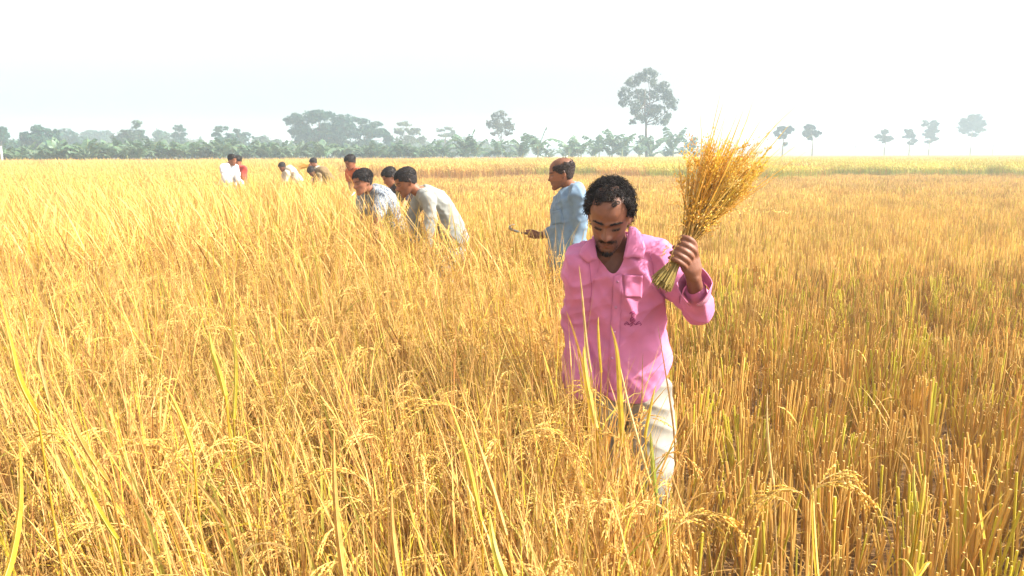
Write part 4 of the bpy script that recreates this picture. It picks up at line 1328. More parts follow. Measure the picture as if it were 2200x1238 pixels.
def bvh_of(ob):
    me = ob.data
    m = ob.matrix_parent_inverse if False else Matrix.Identity(4)
    return BVHTree.FromPolygons([v.co.copy() for v in me.vertices], [tuple(p.vertices) for p in me.polygons])
def hit(bvh, px, py, off=0.003):
    """point on a garment under photograph pixel (px, py), raised by off along its normal"""
    o = Vector((0, 0, CAM_Z)); d = (P(px, py, 3.0) - o).normalized()
    loc, nor, i, dist = bvh.ray_cast(o, d)
    if loc is None: return None
    if nor.dot(d) > 0: nor = -nor
    return loc + nor * off

def patch_on(bvh, corners, nu, nv, off, thick=0.0025):
    """cloth patch between four photograph pixels, laid on the garment"""
    V, F = [], []
    a, b, c, d = [Vector((x, y, 0)) for x, y in corners]
    for i in range(nv + 1):
        for j in range(nu + 1):
            u, v = j / nu, i / nv
            q = a * (1 - u) * (1 - v) + b * u * (1 - v) + c * u * v + d * (1 - u) * v
            V.append(hit(bvh, q.x, q.y, off))
    for i in range(nv):
        for j in range(nu):
            k = i * (nu + 1) + j
            q = (k, k + nu + 1, k + nu + 2, k + 1)
            if all(V[t] is not None for t in q): F.append(q)
    base = next(v for v in V if v is not None)
    V = [v if v is not None else base for v in V]
    mb = MB(); mb.add(V, F)
    return mb
def add_solidify(o, t):
    m = o.modifiers.new('thickness', 'SOLIDIFY'); m.thickness = t; m.offset = 0
def proj(co):
    """photograph pixels of world points"""
    v = co - np.array([0, 0, CAM_Z])
    f = np.array([0, math.cos(PITCH), -math.sin(PITCH)]); u = np.array([0, math.sin(PITCH), math.cos(PITCH)])
    dz = v @ f
    return W0 / 2 + FPX * v[:, 0] / dz, H0 / 2 - FPX * (v @ u) / dz
def in_poly(px, py, poly):
    r = np.zeros(len(px), dtype=bool); n = len(poly); j = n - 1
    for i in range(n):
        xi, yi = poly[i]; xj, yj = poly[j]
        c = ((yi > py) != (yj > py)) & (px < (xj - xi) * (py - yi) / (yj - yi + 1e-12) + xi)
        r ^= c; j = i
    return r

# ------------------------------------------------------------------ the man in pink
M_PINK = cloth_mat('pink_cotton', (0.72, 0.23, 0.43), noise=0.10, bump=0.05, bscale=900, transl=0.14)
M_PINK_DARK = solid_mat('pink_stitching', (0.34, 0.05, 0.16), rough=0.8, spec=0.1)
M_CREAM = cloth_mat('cream_cotton', (0.36, 0.335, 0.285), noise=0.14)
JP = dict(neck=P(1322, 524, 2.93), pelvis=P(1345, 808, 2.97), mid=P(1335, 655, 2.97),
          sl=P(1408, 553, 2.94), sr=P(1252, 562, 2.90), el=P(1500, 664, 2.86), wl=P(1490, 596, 2.67),
          er=P(1240, 712, 2.97), wr=P(1246, 848, 2.86), hl=P(1392, 838, 2.96), hr=P(1306, 838, 2.97))
JP['kl'] = Vector((JP['hl'].x + .005, 2.84, .46)); JP['kr'] = Vector((JP['hr'].x - .01, 3.02, .45))
JP['al'] = Vector((JP['hl'].x + .0, 2.88, .07)); JP['ar'] = Vector((JP['hr'].x - .02, 3.16, .07))
SH_G = P(1461, 549, 2.655)                                   # the fist
SH_A = (P(1536, 412, 2.70) - P(1405, 622, 2.60)).normalized()  # axis of the sheaf
view = (SH_G - Vector((0, 0, CAM_Z))).normalized()
E2 = (-view - SH_A * (-view).dot(SH_A)).normalized()          # towards the camera
E1 = SH_A.cross(E2).normalized()
if E1.x < 0: E1 = -E1
def grip():
    """left hand closed round the stalks"""
    pcs = []
    r = 0.0245
    kn = []
    for k, (o, r_, sp) in enumerate([(0.036, .0100, 168), (0.0145, .0104, 182), (-0.0065, .0100, 178), (-0.026, .0088, 165)]):
        pts = []
        for i in range(8):
            an = R(-18 + sp * i / 7)
            rr = r + r_ * 0.80 + 0.004 * math.sin(math.pi * min(1, i / 3)) * (i < 4)
            pts.append(SH_G + SH_A * (o - 0.004 * i / 7) + E1 * (rr * math.cos(an)) + E2 * (rr * math.sin(an)))
        kn.append(pts[0])
        pcs.append(rod(pts, [r_ * 1.16, r_ * 1.0, r_ * .96, r_ * 1.05, r_ * .95, r_ * .95, r_ * .88, r_ * .72], 12, 3))
    K = (kn[0] + kn[3]) / 2
    W = JP['wl']
    d = (W - K).normalized()
    pcs.append(loft([K + E1 * .004 - d * .008, K + E1 * .006 + d * .012, K.lerp(W, .5) + E1 * .008, W, W + (JP['el'] - W).normalized() * .03],
                    [SH_A, SH_A, SH_A.lerp(E2.cross(d), .3), (E2.cross(d) if E2.cross(d).dot(SH_A) > 0 else -E2.cross(d)), (E2.cross(d) if E2.cross(d).dot(SH_A) > 0 else -E2.cross(d))],
                    [.036, .041, .036, .027, .028], [.012, .016, .020, .020, .021], 18))
    # knuckle heads
    for q in kn: pcs.append(rod([q - d * .004, q + d * .012], [.0115, .010], 10, 3))
    # thumb leaves the side of the palm and closes over the index finger
    tb = K.lerp(W, .45) + SH_A * .030 - E2 * .004
    pcs.append(rod([tb, SH_G + SH_A * .052 + E1 * .020 + E2 * .016, SH_G + SH_A * .056 - E1 * .006 + E2 * .030, SH_G + SH_A * .051 - E1 * .027 + E2 * .024], [.0145, .0125, .0110, .0088], 12, 5))
    return pcs
V_POLY = [(1276, 480), (1281, 545), (1318, 592), (1340, 556), (1350, 470)]
def open_v(me):
    co = get_co(me); px, py = proj(co)
    # shirt-tail hem: lowest in front and behind, high at the side seams
    lat = np.array((JP['hl'] - JP['hr']).normalized()); l = (co - np.array(JP['pelvis'])) @ lat
    hem = JP['pelvis'].z - 0.072 + 0.15 * np.clip((np.abs(l) - 0.05) / 0.13, 0, 1) ** 1.6
    def seg_d(a, b):
        a, b = np.array(a), np.array(b); t = np.clip(((co - a) @ (b - a)) / ((b - a) @ (b - a)), 0, 1)
        return np.linalg.norm(co - a - t[:, None] * (b - a), axis=1)
    arm = (seg_d(JP['er'], JP['wr']) < 0.075) | (np.abs(l) > 0.23)
    drop_verts(me, (in_poly(px, py, V_POLY) & (co[:, 1] < JP['neck'].y)) | ((co[:, 2] < hem) & ~arm))
pink, frp, pbody, pshirt, ptrous = make_person(
    'man in a pink shirt holding a sheaf of rice up in his hand', JP,
    dict(c=P(1310, 461, 2.845), yaw=-14, pitch=27, roll=-3, s=1.01), SKIN['dark'],
    dict(kind='curly', moustache=0.8, goatee=0.75, stubble=0.2), dict(mat=M_PINK, loose=0.014, hem=-0.20, flare=0.05, cuff=0.62, slw=1.06, amp=0.021, freq=9.0, open=open_v, sm=4),
    dict(mat=M_CREAM, name='trousers', amp=0.016), voxel=0.0036, cvox=0.0065, build=0.93, hair_n=1700, hair_len=0.021, hair_lift=0.007, seed=3, extra_hands={'l': grip()}, sleeve={'l': 0.60, 'r': 0.95})

bs = bvh_of(pshirt)
def strip(parent, name, rows, mat, thick=0.003):
    """rows of world points -> smooth cloth strip"""
    def dense(r):
        return [r[i].lerp(r[i + 1], j / 4) for i in range(len(r) - 1) for j in range(4)] + [r[-1]] if len(r) < 9 else smooth_path(list(r), [1] * len(r), 4)[0]
    rows = [dense(r) for r in rows]
    rows = [list(c) for c in zip(*[dense(c) for c in zip(*rows)])]
    mb = MB(); n = len(rows[0])
    mb.add([p for r in rows for p in r], [(i * n + j, i * n + j + 1, (i + 1) * n + j + 1, (i + 1) * n + j) for i in range(len(rows) - 1) for j in range(n - 1)])
    o = link(name, mb.mesh(name, mat=mat), parent=parent)
    add_solidify(o, thick)
    return o
def hp(px, py, off):
    q = hit(bs, px, py, off)
    if q is None: q = P(px, py, 2.86)
    return q
# collar: two leaves and the band behind the neck
def collar(parent):
    # outer edge lies on the shirt, inner edge stands up along the neck
    nk = JP['neck']
    Lin = [P(1279, 508, 2.855), P(1279, 530, 2.835), P(1284, 558, 2.825)]
    Lout = [hp(1252, 538, .012), hp(1246, 552, .012), hp(1262, 566, .010)]
    Lmid = [a.lerp(b, .5) + Vector((0, -.008, .008)) for a, b in zip(Lin, Lout)]
    strip(parent, 'collar', [Lin, Lmid, Lout], M_PINK)
    Rin = [P(1352, 486, 2.875), P(1346, 520, 2.845), P(1339, 556, 2.825)]
    Rout = [hp(1374, 504, .010), hp(1385, 534, .010), hp(1379, 558, .008)]
    Rmid = [a.lerp(b, .5) + Vector((0, -.008, .008)) for a, b in zip(Rin, Rout)]
    strip(parent, 'collar', [Rin, Rmid, Rout], M_PINK)
    rows = [[], [], []]
    for i in range(9):
        a = R(-118 + 236 * i / 8)
        d = Vector((math.sin(a), math.cos(a), 0))
        c = nk + Vector((0, .012, 0))
        rows[0].append(c + Vector((d.x * .068, d.y * .066, .030 + .012 * math.cos(a))))
        rows[1].append(c + Vector((d.x * .084, d.y * .080, .022 + .010 * math.cos(a))))
        rows[2].append(c + Vector((d.x * .098, d.y * .092, -.020 + .008 * math.cos(a))))
    strip(parent, 'collar', rows, M_PINK)
collar(pshirt)
pl = patch_on(bs, [(1318, 594), (1336, 588), (1326, 842), (1305, 842)], 3, 40, .0035)
o = link('placket', pl.mesh('placket', mat=M_PINK), parent=pshirt); add_solidify(o, .002)
pk = patch_on(bs, [(1340, 590), (1381, 592), (1378, 640), (1341, 638)], 8, 10, .0030)
o = link('pocket', pk.mesh('pocket', mat=M_PINK), parent=pshirt); add_solidify(o, .003)
for (x, y) in ((1325, 606), (1322, 660), (1319, 714), (1316, 768)):
    c = hit(bs, x, y, .008)
    if c is None: continue
    mb = MB(); n = Vector((c.x * .0, -1, .1)).normalized()
    tube(mb, [c + n * .000, c + n * .0025], [.0055, .005], (1, 1, 1), 10, cap=True)
    link('button', mb.mesh('button', mat=solid_mat('button_shell', (0.55, 0.22, 0.36), rough=0.35)), parent=pshirt)
# embroidered motif below the pocket: flower, curl above it and scrolls to either side
mb = MB()
def stitch(pts, r=.0014):
    w = [hit(bs, x, y, .0030) for x, y in pts]
    w = [q for q in w if q is not None]
    if len(w) > 1: tube(mb, w, r, (1, 1, 1), 4)
cx_, cy_ = 1359, 687
stitch([(cx_ + 5 * math.cos(a), cy_ + 5.5 * math.sin(a)) for a in np.linspace(0, 6.4, 14)])
for k in range(6):
    a = k * 1.047
    stitch([(cx_ + 1.2 * math.cos(a), cy_ + 1.2 * math.sin(a)), (cx_ + 3.4 * math.cos(a), cy_ + 3.4 * math.sin(a))], .0014)
stitch([(cx_ - 1, cy_ - 6), (cx_ - 2, cy_ - 10), (cx_ + 1, cy_ - 13), (cx_ + 4, cy_ - 15), (cx_ + 1, cy_ - 18), (cx_ - 5, cy_ - 16)])
stitch([(cx_ - 6, cy_ - 13), (cx_ - 2, cy_ - 15), (cx_ + 4, cy_ - 13), (cx_ + 6, cy_ - 10)])
for sg in (-1, 1):
    stitch([(cx_ + sg * 2, cy_ + 7), (cx_ + sg * 7, cy_ + 11), (cx_ + sg * 12, cy_ + 9), (cx_ + sg * 16, cy_ + 7), (cx_ + sg * 18, cy_ + 10), (cx_ + sg * 15, cy_ + 12)])
    stitch([(cx_ + sg * 7, cy_ + 11), (cx_ + sg * 10, cy_ + 6), (cx_ + sg * 14, cy_ + 4)])
stitch([(cx_, cy_ + 6), (cx_ - 1, cy_ + 12), (cx_ - 5, cy_ + 14)])
link('embroidery', mb.mesh('embroidery', mat=M_PINK_DARK), parent=pshirt)
# loose open cuff of the raised sleeve
def cuff():
    E, Wp = JP['el'], JP['wl']
    d = (Wp - E).normalized()
    c0 = E.lerp(Wp, .50); c1 = E.lerp(Wp, .82)
    a = d.cross(Vector((0, 0, 1))).normalized(); b = d.cross(a)
    rows = []
    for j, (c, r) in enumerate(((c0, .050), (c0.lerp(c1, .5), .055), (c1, .060))):
        row = []
        for i in range(21):
            an = R(100 + 335 * i / 20)
            flare = 1 + .22 * j * (max(0, math.cos(an - R(100))) ** 3) * .5
            row.append(c + a * (r * flare * math.cos(an)) + b * (r * flare * math.sin(an)) + d * (.010 * math.sin(3 * an) * j))
        rows.append(row)
    return rows
strip(pshirt, 'cuff', cuff(), M_PINK)

# brows, moustache and beard as single hairs on his face
def facial_hair():
    rnd = random.Random(5); mb = MB(); bv = bvh_of(pbody)
    def hair(x, z, dx, dz, L, out=.25, r=.0008):
        o_ = frp.w((x, .25, z)); d_ = frp.d((0, -1, 0))
        loc, nor, i, dist = bv.ray_cast(o_, d_)
        if loc is None: return
        t = frp.d((dx, 0, dz)).normalized(); t = (t - nor * t.dot(nor)).normalized()
        t = (t + nor * out + Vector((rnd.gauss(0, .15), rnd.gauss(0, .15), rnd.gauss(0, .15)))).normalized()
        tube(mb, [loc, loc + t * L * .6 + nor * .0006, loc + t * L], [r, r * .8, r * .3], vary((0.018, 0.013, 0.012), .3, rnd), 3)
    for sg in (-1, 1):
        for k in range(110):
            u = rnd.random(); x = sg * (.010 + .040 * u)
            hair(x, .1375 + .004 * math.sin(u * 2.6) - .006 * u * u + rnd.gauss(0, .0016), sg, .35 - .8 * u, .008)
        for k in range(34):          # lashes of the lowered lids
            x = sg * (.031 + rnd.uniform(-.013, .013)); hair(x, .1105 + .10 * (x - sg * .031) ** 2 / .013, sg * .3, -1, .006, .6, .0007)
    for k in range(150):
        x = rnd.gauss(0, .016)
        if abs(x) < .032: hair(x, .0715 - .26 * abs(x) + rnd.gauss(0, .0022), math.copysign(.7, x), -1, .008)
    for k in range(170):
        x = rnd.gauss(0, .011); hair(x, .012 + rnd.uniform(-.014, .016) * (1 - abs(x) / .05), x * 10, -1, .011, .5)
    for k in range(60):
        sg = rnd.choice((-1, 1)); hair(sg * (.034 + rnd.gauss(0, .005)), rnd.uniform(.01, .055), 0, -1, .005, .4, .0006)
    link('facial_hair', mb.mesh('facial_hair', mat=M_HAIR), parent=pink)
facial_hair()
# stitched seams of the armholes and the tail
M_SEAM = solid_mat('pink_seam', (0.50, 0.12, 0.28), rough=0.85)
for line in ([(1264, 548), (1267, 580), (1270, 615), (1268, 650)], [(1394, 540), (1402, 566), (1404, 595), (1402, 620)], [(1290, 826), (1310, 836), (1335, 838), (1360, 832)]):
    mb = MB()
    ds, _ = smooth_path([Vector((x, y, 0)) for x, y in line], [1] * len(line), 8)
    stitch([(q.x, q.y) for q in ds], .0009)
    link('seam', mb.mesh('seam', mat=M_SEAM), parent=pshirt)

# ------------------------------------------------------------------ the sheaf in his hand
M_SHEAF = plant_mat('sheaf_straw', transl=0.45, rand=0.12, rough=0.5, spec=0.25)
def sheaf():
    rnd = random.Random(21)
    o = empty('rice_sheaf', SH_G, 'fanned sheaf of cut golden rice held up by the man in pink', 'rice sheaf')
    # at the fist the stalks fill a disc; they spread a little below and fan out above
    fan_r = (P(1650, 350, 2.80) - SH_G).normalized(); fan_l = (P(1498, 285, 2.78) - SH_G).normalized()
    mid = (fan_r + fan_l).normalized(); lat = (fan_r - fan_l)
    dep = mid.cross(lat).normalized()
    for k in range(96):
        q = math.sqrt(rnd.random()) * .021; an = rnd.uniform(0, 6.283)
        g = SH_G + E1 * (q * math.cos(an)) + E2 * (q * math.sin(an))
        ub = rnd.uniform(-1, 1)
        base = SH_G - SH_A * rnd.uniform(.105, .135) + E1 * (q * 2.0 * math.cos(an) + rnd.gauss(0, .003)) + E2 * (q * 1.5 * math.sin(an)) + Vector((0, 0, -.0))
        u = max(-1.2, min(1.2, rnd.uniform(-.95, 1.0) + rnd.gauss(0, .10))) * .5
        dr = (mid + lat * (u + rnd.gauss(0, .03)) + dep * rnd.gauss(0, .12)).normalized()
        H = rnd.uniform(.24, .42) * (1 - .12 * abs(u))
        dd = (SH_A * .6 + dr * .4).normalized()
        pts = [base, g - SH_A * .04, g, g + dd * .07, g + dd * .07 + dr * (H * .4), g + dd * .07 + dr * (H * .95)]
        mb = MB()
        c = vary(mixc((0.50, 0.36, 0.10), STRAW_DARK, rnd.random() * .5), .2, rnd)
        w = rnd.uniform(.0018, .0030)
        tube(mb, pts, [w, w, w, w * .9, w * .7, w * .4], mixc(c, (0.45, 0.38, 0.12), .5), 5, cap=True, col2=vary(GRAIN, .15, rnd))
        # leaf running up past the head
        for z in range(1 if rnd.random() < .75 else 0):
            c = vary(rnd.choice(((0.75, 0.5, .14), (0.8, 0.46, .07), (0.8, 0.46, .07), (0.75, .55, .06))), .15, rnd)
            s0 = pts[3].lerp(pts[4], rnd.random())
            L = rnd.uniform(.20, .42) if rnd.random() < .8 else rnd.uniform(.42, .52)
            dv = (dr + Vector((rnd.gauss(0, .07), rnd.gauss(0, .07), rnd.gauss(0, .05)))).normalized()
            bow = Vector((rnd.gauss(0, .03), rnd.gauss(0, .03), -abs(rnd.gauss(0, .015))))
            ribbon(mb, [s0 + dv * (L * i / 5) + bow * (i / 5) ** 2 for i in range(6)], rnd.uniform(.004, .008), c, mixc(c, STRAW_PALE, .3), side=Vector((rnd.uniform(-1, 1), rnd.uniform(-.4, .4), rnd.uniform(-1, 1))))
        st = link('stalk', mb.mesh('stalk', smooth=False, mat=M_SHEAF), parent=o)
        # head of grain along the upper half
        pb_ = MB()
        n = rnd.randint(60, 95)
        gc = vary(rnd.choice(((0.90, 0.62, 0.08), (0.90, 0.66, 0.12), (0.80, 0.46, 0.06), (0.88, 0.70, 0.26))), .12, rnd)
        spread = rnd.uniform(.006, .016)
        drop = Vector((rnd.gauss(-.02, .05), rnd.gauss(0, .03), -abs(rnd.gauss(0, .05))))
        for i in range(n):
            s = rnd.random()
            p = pts[4].lerp(pts[5], s * 1.15) if s > .25 else pts[3].lerp(pts[4], .35 + s * 2.4)
            p = p + drop * s * s
            off = Vector((rnd.gauss(0, 1), rnd.gauss(0, 1), rnd.gauss(0, 1))) * spread * (1 - .5 * s)
            gd = dr + Vector((rnd.gauss(0, .28), rnd.gauss(0, .28), rnd.gauss(-.1, .28)))
            grain(pb_, p + off, gd, rnd.uniform(.009, .013), .0023, vary(gc, .18, rnd), rnd)
        for i in range(5):
            a0 = pts[3].lerp(pts[4], rnd.uniform(.5, 1)); a1 = pts[4].lerp(pts[5], rnd.uniform(.4, 1.1)) + Vector((rnd.gauss(0, 1), rnd.gauss(0, 1), rnd.gauss(0, 1))) * spread
            tube(pb_, [a0, a0.lerp(a1, .5) + drop * .1, a1], [.0009, .0007, .0005], gc, 3)
        pn = link('panicle', pb_.mesh('panicle', smooth=False, mat=M_SHEAF), parent=st)
    # loose heads hanging out on the left of the fist
    for (px, py, ex, ey) in ((1478, 470, 1438, 440), (1476, 490, 1430, 505), (1480, 455, 1446, 400), (1470, 512, 1425, 545), (1474, 500, 1432, 580), (1500, 480, 1568, 450)):
        mb = MB(); a = P(px, py, 2.66); b = P(ex, ey, 2.60)
        m = a.lerp(b, .5) + Vector((0, 0, .03))
        pts, _ = smooth_path([a, m, b], [1, 1, 1], 5)
        tube(mb, pts, [.0013] * 6 + [.0008] * 5, STRAW_PALE, 3)
        for i in range(34):
            s = rnd.uniform(.3, 1); q = pts[min(9, int(s * 10))].lerp(pts[min(10, int(s * 10) + 1)], rnd.random())
            t = (pts[-1] - pts[4]).normalized()
            grain(mb, q + Vector((rnd.gauss(0, .004), rnd.gauss(0, .004), rnd.gauss(0, .004))), t + Vector((rnd.gauss(0, .35), rnd.gauss(0, .35), rnd.gauss(-.2, .3))), .0095, .002, vary(mixc(GRAIN, STRAW_PALE, .5), .15, rnd), rnd)
        link('loose_panicle', mb.mesh('loose_panicle', smooth=False, mat=M_SHEAF), parent=o)
    return o
sheaf()
# ------------------------------------------------------------------ the other harvesters
def legs_from(J, spread=0.0, bend=0.06, yaw=0.0):
    """standing legs straight down from the hips"""
    f = Vector((math.sin(R(yaw)), -math.cos(R(yaw)), 0))
    for s in 'lr':
        h = J['h' + s]
        J['k' + s] = Vector((h.x, h.y, .46)) + f * bend
        J['a' + s] = Vector((h.x, h.y, .07)) - f * .02
    return J
def around(c, yaw, half, tilt=0.0):
    """two points left and right of c for a body facing yaw"""
    sd = Vector((math.cos(R(yaw)), math.sin(R(yaw)), tilt))
    return c + sd * half, c - sd * half

def sleeve_cuff(*a): pass

# the bald man in blue, in profile, sickle in his far hand
M_BLUE = cloth_mat('faded_blue_cotton', (0.20, 0.295, 0.41), noise=0.14)
M_BROWN = cloth_mat('brown_cotton', (0.12, 0.07, 0.05), noise=0.2)
JB = dict(neck=P(1231, 402, 6.12), pelvis=P(1222, 560, 6.10), mid=P(1220, 480, 6.10))
JB['sl'], JB['sr'] = around(P(1233, 418, 6.12), -84, 0.165)
JB['hl'], JB['hr'] = around(P(1222, 572, 6.10), -84, 0.085)
JB['el'] = P(1246, 498, 5.95); JB['wl'] = P(1226, 560, 5.92)
JB['er'] = P(1222, 488, 6.30); JB['wr'] = P(1160, 506, 6.22)
legs_from(JB, yaw=-84)
W_ = JB['wr']; hd = (P(1120, 500, 6.16) - W_).normalized()
blue_hand = []
HG = W_ + hd * 0.075            # handle passes through the fist
for k, o_ in enumerate((0.028, .009, -.009, -.026)):
    c = HG + hd * o_ * 0.9
    blue_hand.append(rod([c + Vector((0, .012, .016)), c + Vector((0, -.014, .018)), c + Vector((0, -.02, -.006)), c + Vector((0, .0, -.018)), c + Vector((0, .012, -.012))], [.0095, .0095, .009, .0085, .007], 10, 3))
blue_hand.append(loft([W_ - hd * .03, W_, W_ + hd * .05, W_ + hd * .10], [Vector((0, 0, 1))] * 4, [.026, .027, .036, .030], [.020, .020, .018, .014], 14))
blue_hand.append(rod([W_ + hd * .03 + Vector((0, -.01, .022)), HG + Vector((0, -.012, .030)), HG + hd * .045 + Vector((0, -.010, .022))], [.012, .011, .009], 10, 4))
blueman, frb, bbody, bshirt, _ = make_person('balding bearded man in a faded blue shirt standing in profile', JB, dict(c=P(1206, 371, 6.08), yaw=-92, pitch=10, s=1.0), SKIN['brown'],
    dict(kind='bald', goatee=0.75, beard=(0.30, 0.11, 0.05), stubble=0.25, moustache=0.3, hair=(0.05, 0.035, 0.03)), dict(mat=M_BLUE, loose=0.014, hem=-0.22, flare=0.12, amp=0.019, freq=9, cuff=0.9),
    dict(mat=M_BROWN, kind='lungi', name='lungi'), voxel=0.006, cvox=0.009, build=1.0, hair_n=1500, hair_len=0.014, hair_lift=0.004, seed=5, belly=0.03, extra_hands={'r': blue_hand}, sleeve={'l': .75, 'r': .72})
def small_collar(parent, J, mat, r=.066, h=.030, tilt=0.0, yaw=0.0, span=150):
    """stand collar with turned-down leaf"""
    f = Vector((math.sin(R(yaw)), -math.cos(R(yaw)), 0)); s = Vector((math.cos(R(yaw)), math.sin(R(yaw)), 0))
    ax = (J['neck'] - spine(J, .75)).normalized()
    rows = [[], [], []]
    for i in range(13):
        a = R(-span + 2 * span * i / 12)
        d = s * math.sin(a) - f * math.cos(a)
        d = d - ax * d.dot(ax)
        fr_ = max(0, -math.cos(a))
        rows[0].append(J['neck'] + d * r + ax * (h * (1 - .5 * fr_)))
        rows[1].append(J['neck'] + d * (r + .018) + ax * (h * .9 * (1 - .4 * fr_)))
        rows[2].append(J['neck'] + d * (r + .032) + ax * (-.012 - .035 * fr_))
    strip(parent, 'collar', rows, mat)
small_collar(bshirt, JB, M_BLUE, .062, .026, yaw=-88, span=158)
bb = bvh_of(bshirt)
pk = patch_on(bb, [(1186, 455), (1206, 450), (1210, 480), (1188, 484)], 6, 6, .005)
o = link('pocket', pk.mesh('pocket', mat=M_BLUE), parent=bshirt); add_solidify(o, .003)

# his sickle
def sickle(name, label, g, d, up, L=0.20):
    """wooden handle through the fist, curved blade beyond it"""
    o = empty(name, g, label, 'sickle')
    mb = MB(); d = d.normalized(); up = (up - d * up.dot(d)).normalized()
    tube(mb, [g - d * .06, g - d * .03, g + d * .02, g + d * .085], [.010, .012, .011, .009], (1, 1, 1), 10, cap=True)
    link('handle', mb.mesh('handle', mat=solid_mat('sickle_wood', (0.13, 0.07, 0.04), rough=0.6, noise=0.2, scale=80)), parent=o)
    mb = MB(); n = d.cross(up)
    V, F = [], []
    m = 14
    for i in range(m + 1):
        a = math.pi * 0.75 * i / m
        c = g + d * (.085 + .02) + d * (L * .62 * math.sin(a)) + up * (L * .30 * (1 - math.cos(a)))
        w = .016 * (1 - (i / m) ** 2) + .002
        tdir = (d * math.cos(a) + up * math.sin(a) * .5).normalized(); inn = n.cross(tdir).normalized()
        V += [c + inn * w + n * .0004, c - inn * w * .4 + n * .002, c - inn * w * .4 - n * .002]
    for i in range(m):
        b = i * 3
        for j in range(3):
            j2 = (j + 1) % 3
            F.append((b + j, b + j2, b + 3 + j2, b + 3 + j))
    mb.add(V, F)
    link('blade', mb.mesh('blade', mat=solid_mat('sickle_steel', (0.62, 0.63, 0.68), rough=0.38, metal=0.6)), parent=o)
    return o
sickle('sickle', 'curved steel sickle in the hand of the man in blue', HG, hd, Vector((0, -.55, .5)), 0.17)

# grey long sleeved man bending over
M_GREY = cloth_mat('pale_grey_jersey', (0.33, 0.34, 0.32), noise=0.10)
def lungi_mat():
    m, nt, out = new_mat('pale_lungi'); L = nt.links
    tc = N(nt, 'ShaderNodeTexCoord'); wv = N(nt, 'ShaderNodeTexVoronoi'); wv.inputs['Scale'].default_value = 16
    L.new(tc.outputs['Object'], wv.inputs['Vector'])
    rp_ = N(nt, 'ShaderNodeValToRGB'); rp_.color_ramp.interpolation = 'CONSTANT'
    rp_.color_ramp.elements[0].color = (0.12, 0.42, 0.50, 1); rp_.color_ramp.elements[1].position = 0.28; rp_.color_ramp.elements[1].color = (0.42, 0.47, 0.48, 1)
    L.new(wv.outputs['Distance'], rp_.inputs[0])
    pb = N(nt, 'ShaderNodeBsdfPrincipled'); pb.inputs['Roughness'].default_value = 0.85; L.new(rp_.outputs[0], pb.inputs['Base Color']); L.new(pb.outputs[0], out.inputs['Surface'])
    return m
M_LUNGI = lungi_mat()
JG = dict(neck=P(904, 412, 6.82), pelvis=P(972, 510, 6.92), mid=P(950, 452, 6.88))
JG['sl'], JG['sr'] = around(P(913, 425, 6.82), -72, 0.165, -0.12)
JG['hl'], JG['hr'] = around(P(972, 518, 6.92), -78, 0.09)
JG['el'] = P(925, 468, 6.64); JG['wl'] = P(918, 530, 6.58)
JG['er'] = P(888, 462, 6.96); JG['wr'] = P(892, 528, 6.90)
legs_from(JG, yaw=-75, bend=.08)
greyman, frg, _, gshirt, _ = make_person('man in a pale grey long sleeved jersey bending over the rice', JG, dict(c=P(872, 389, 6.78), yaw=-70, pitch=24, roll=0, s=1.0), SKIN['brown'],
    dict(kind='short', moustache=.5, stubble=.15), dict(mat=M_GREY, name='jersey', loose=0.012, hem=-0.10, flare=0.08, amp=0.015, freq=9, cuff=.9, slw=.92),
    dict(mat=M_LUNGI, kind='lungi', name='lungi', top=0.10), voxel=0.006, cvox=0.009, build=0.95, hair_n=1800, hair_len=0.012, hair_lift=0.004, seed=6)

# young man in the patterned shirt, cigarette in his mouth
def print_mat():
    m, nt, out = new_mat('leaf_print_cotton'); L = nt.links
    tc = N(nt, 'ShaderNodeTexCoord')
    mp = N(nt, 'ShaderNodeMapping'); mp.inputs['Scale'].default_value = (1, 1, 0.45); mp.inputs['Rotation'].default_value = (0.4, 0.7, 0.3)
    nz = N(nt, 'ShaderNodeTexNoise'); nz.inputs['Scale'].default_value = 90; nz.inputs['Detail'].default_value = 3; nz.inputs['Distortion'].default_value = 1.2
    L.new(tc.outputs['Object'], mp.inputs['Vector']); L.new(mp.outputs[0], nz.inputs['Vector'])
    rp_ = N(nt, 'ShaderNodeValToRGB')
    rp_.color_ramp.elements[0].position = 0.45; rp_.color_ramp.elements[0].color = (0.07, 0.09, 0.13, 1)
    rp_.color_ramp.elements[1].position = 0.53; rp_.color_ramp.elements[1].color = (0.34, 0.37, 0.40, 1)
    L.new(nz.outputs['Fac'], rp_.inputs[0])
    pb = N(nt, 'ShaderNodeBsdfPrincipled'); pb.inputs['Roughness'].default_value = 0.8; L.new(rp_.outputs[0], pb.inputs['Base Color']); L.new(pb.outputs[0], out.inputs['Surface'])
    return m
M_PRINT = print_mat()
M_KHAKI = cloth_mat('khaki_cotton', (0.30, 0.26, 0.17))
JN = dict(neck=P(796, 409, 7.62), pelvis=P(842, 492, 7.78), mid=P(828, 444, 7.72))
JN['sl'], JN['sr'] = around(P(801, 420, 7.64), -48, 0.160, -0.05)
JN['hl'], JN['hr'] = around(P(842, 502, 7.78), -60, 0.085)
JN['el'] = P(812, 468, 7.36); JN['wl'] = P(806, 518, 7.26)
JN['er'] = P(780, 462, 7.56); JN['wr'] = P(784, 515, 7.46)
legs_from(JN, yaw=-60, bend=.08)
printman, frn, _, nshirt, _ = make_person('young man in a grey leaf print shirt, cigarette in mouth, bending over the rice', JN, dict(c=P(779, 389, 7.52), yaw=-46, pitch=12, roll=0, s=1.0), SKIN['mid'],
    dict(kind='short', moustache=.35), dict(mat=M_PRINT, loose=0.014, hem=-0.14, flare=0.12, sleeve='short', cuff=.85, amp=0.018, freq=9),
    dict(mat=M_KHAKI), voxel=0.006, cvox=0.009, build=0.96, hair_n=1800, hair_len=0.022, hair_lift=0.006, seed=7)
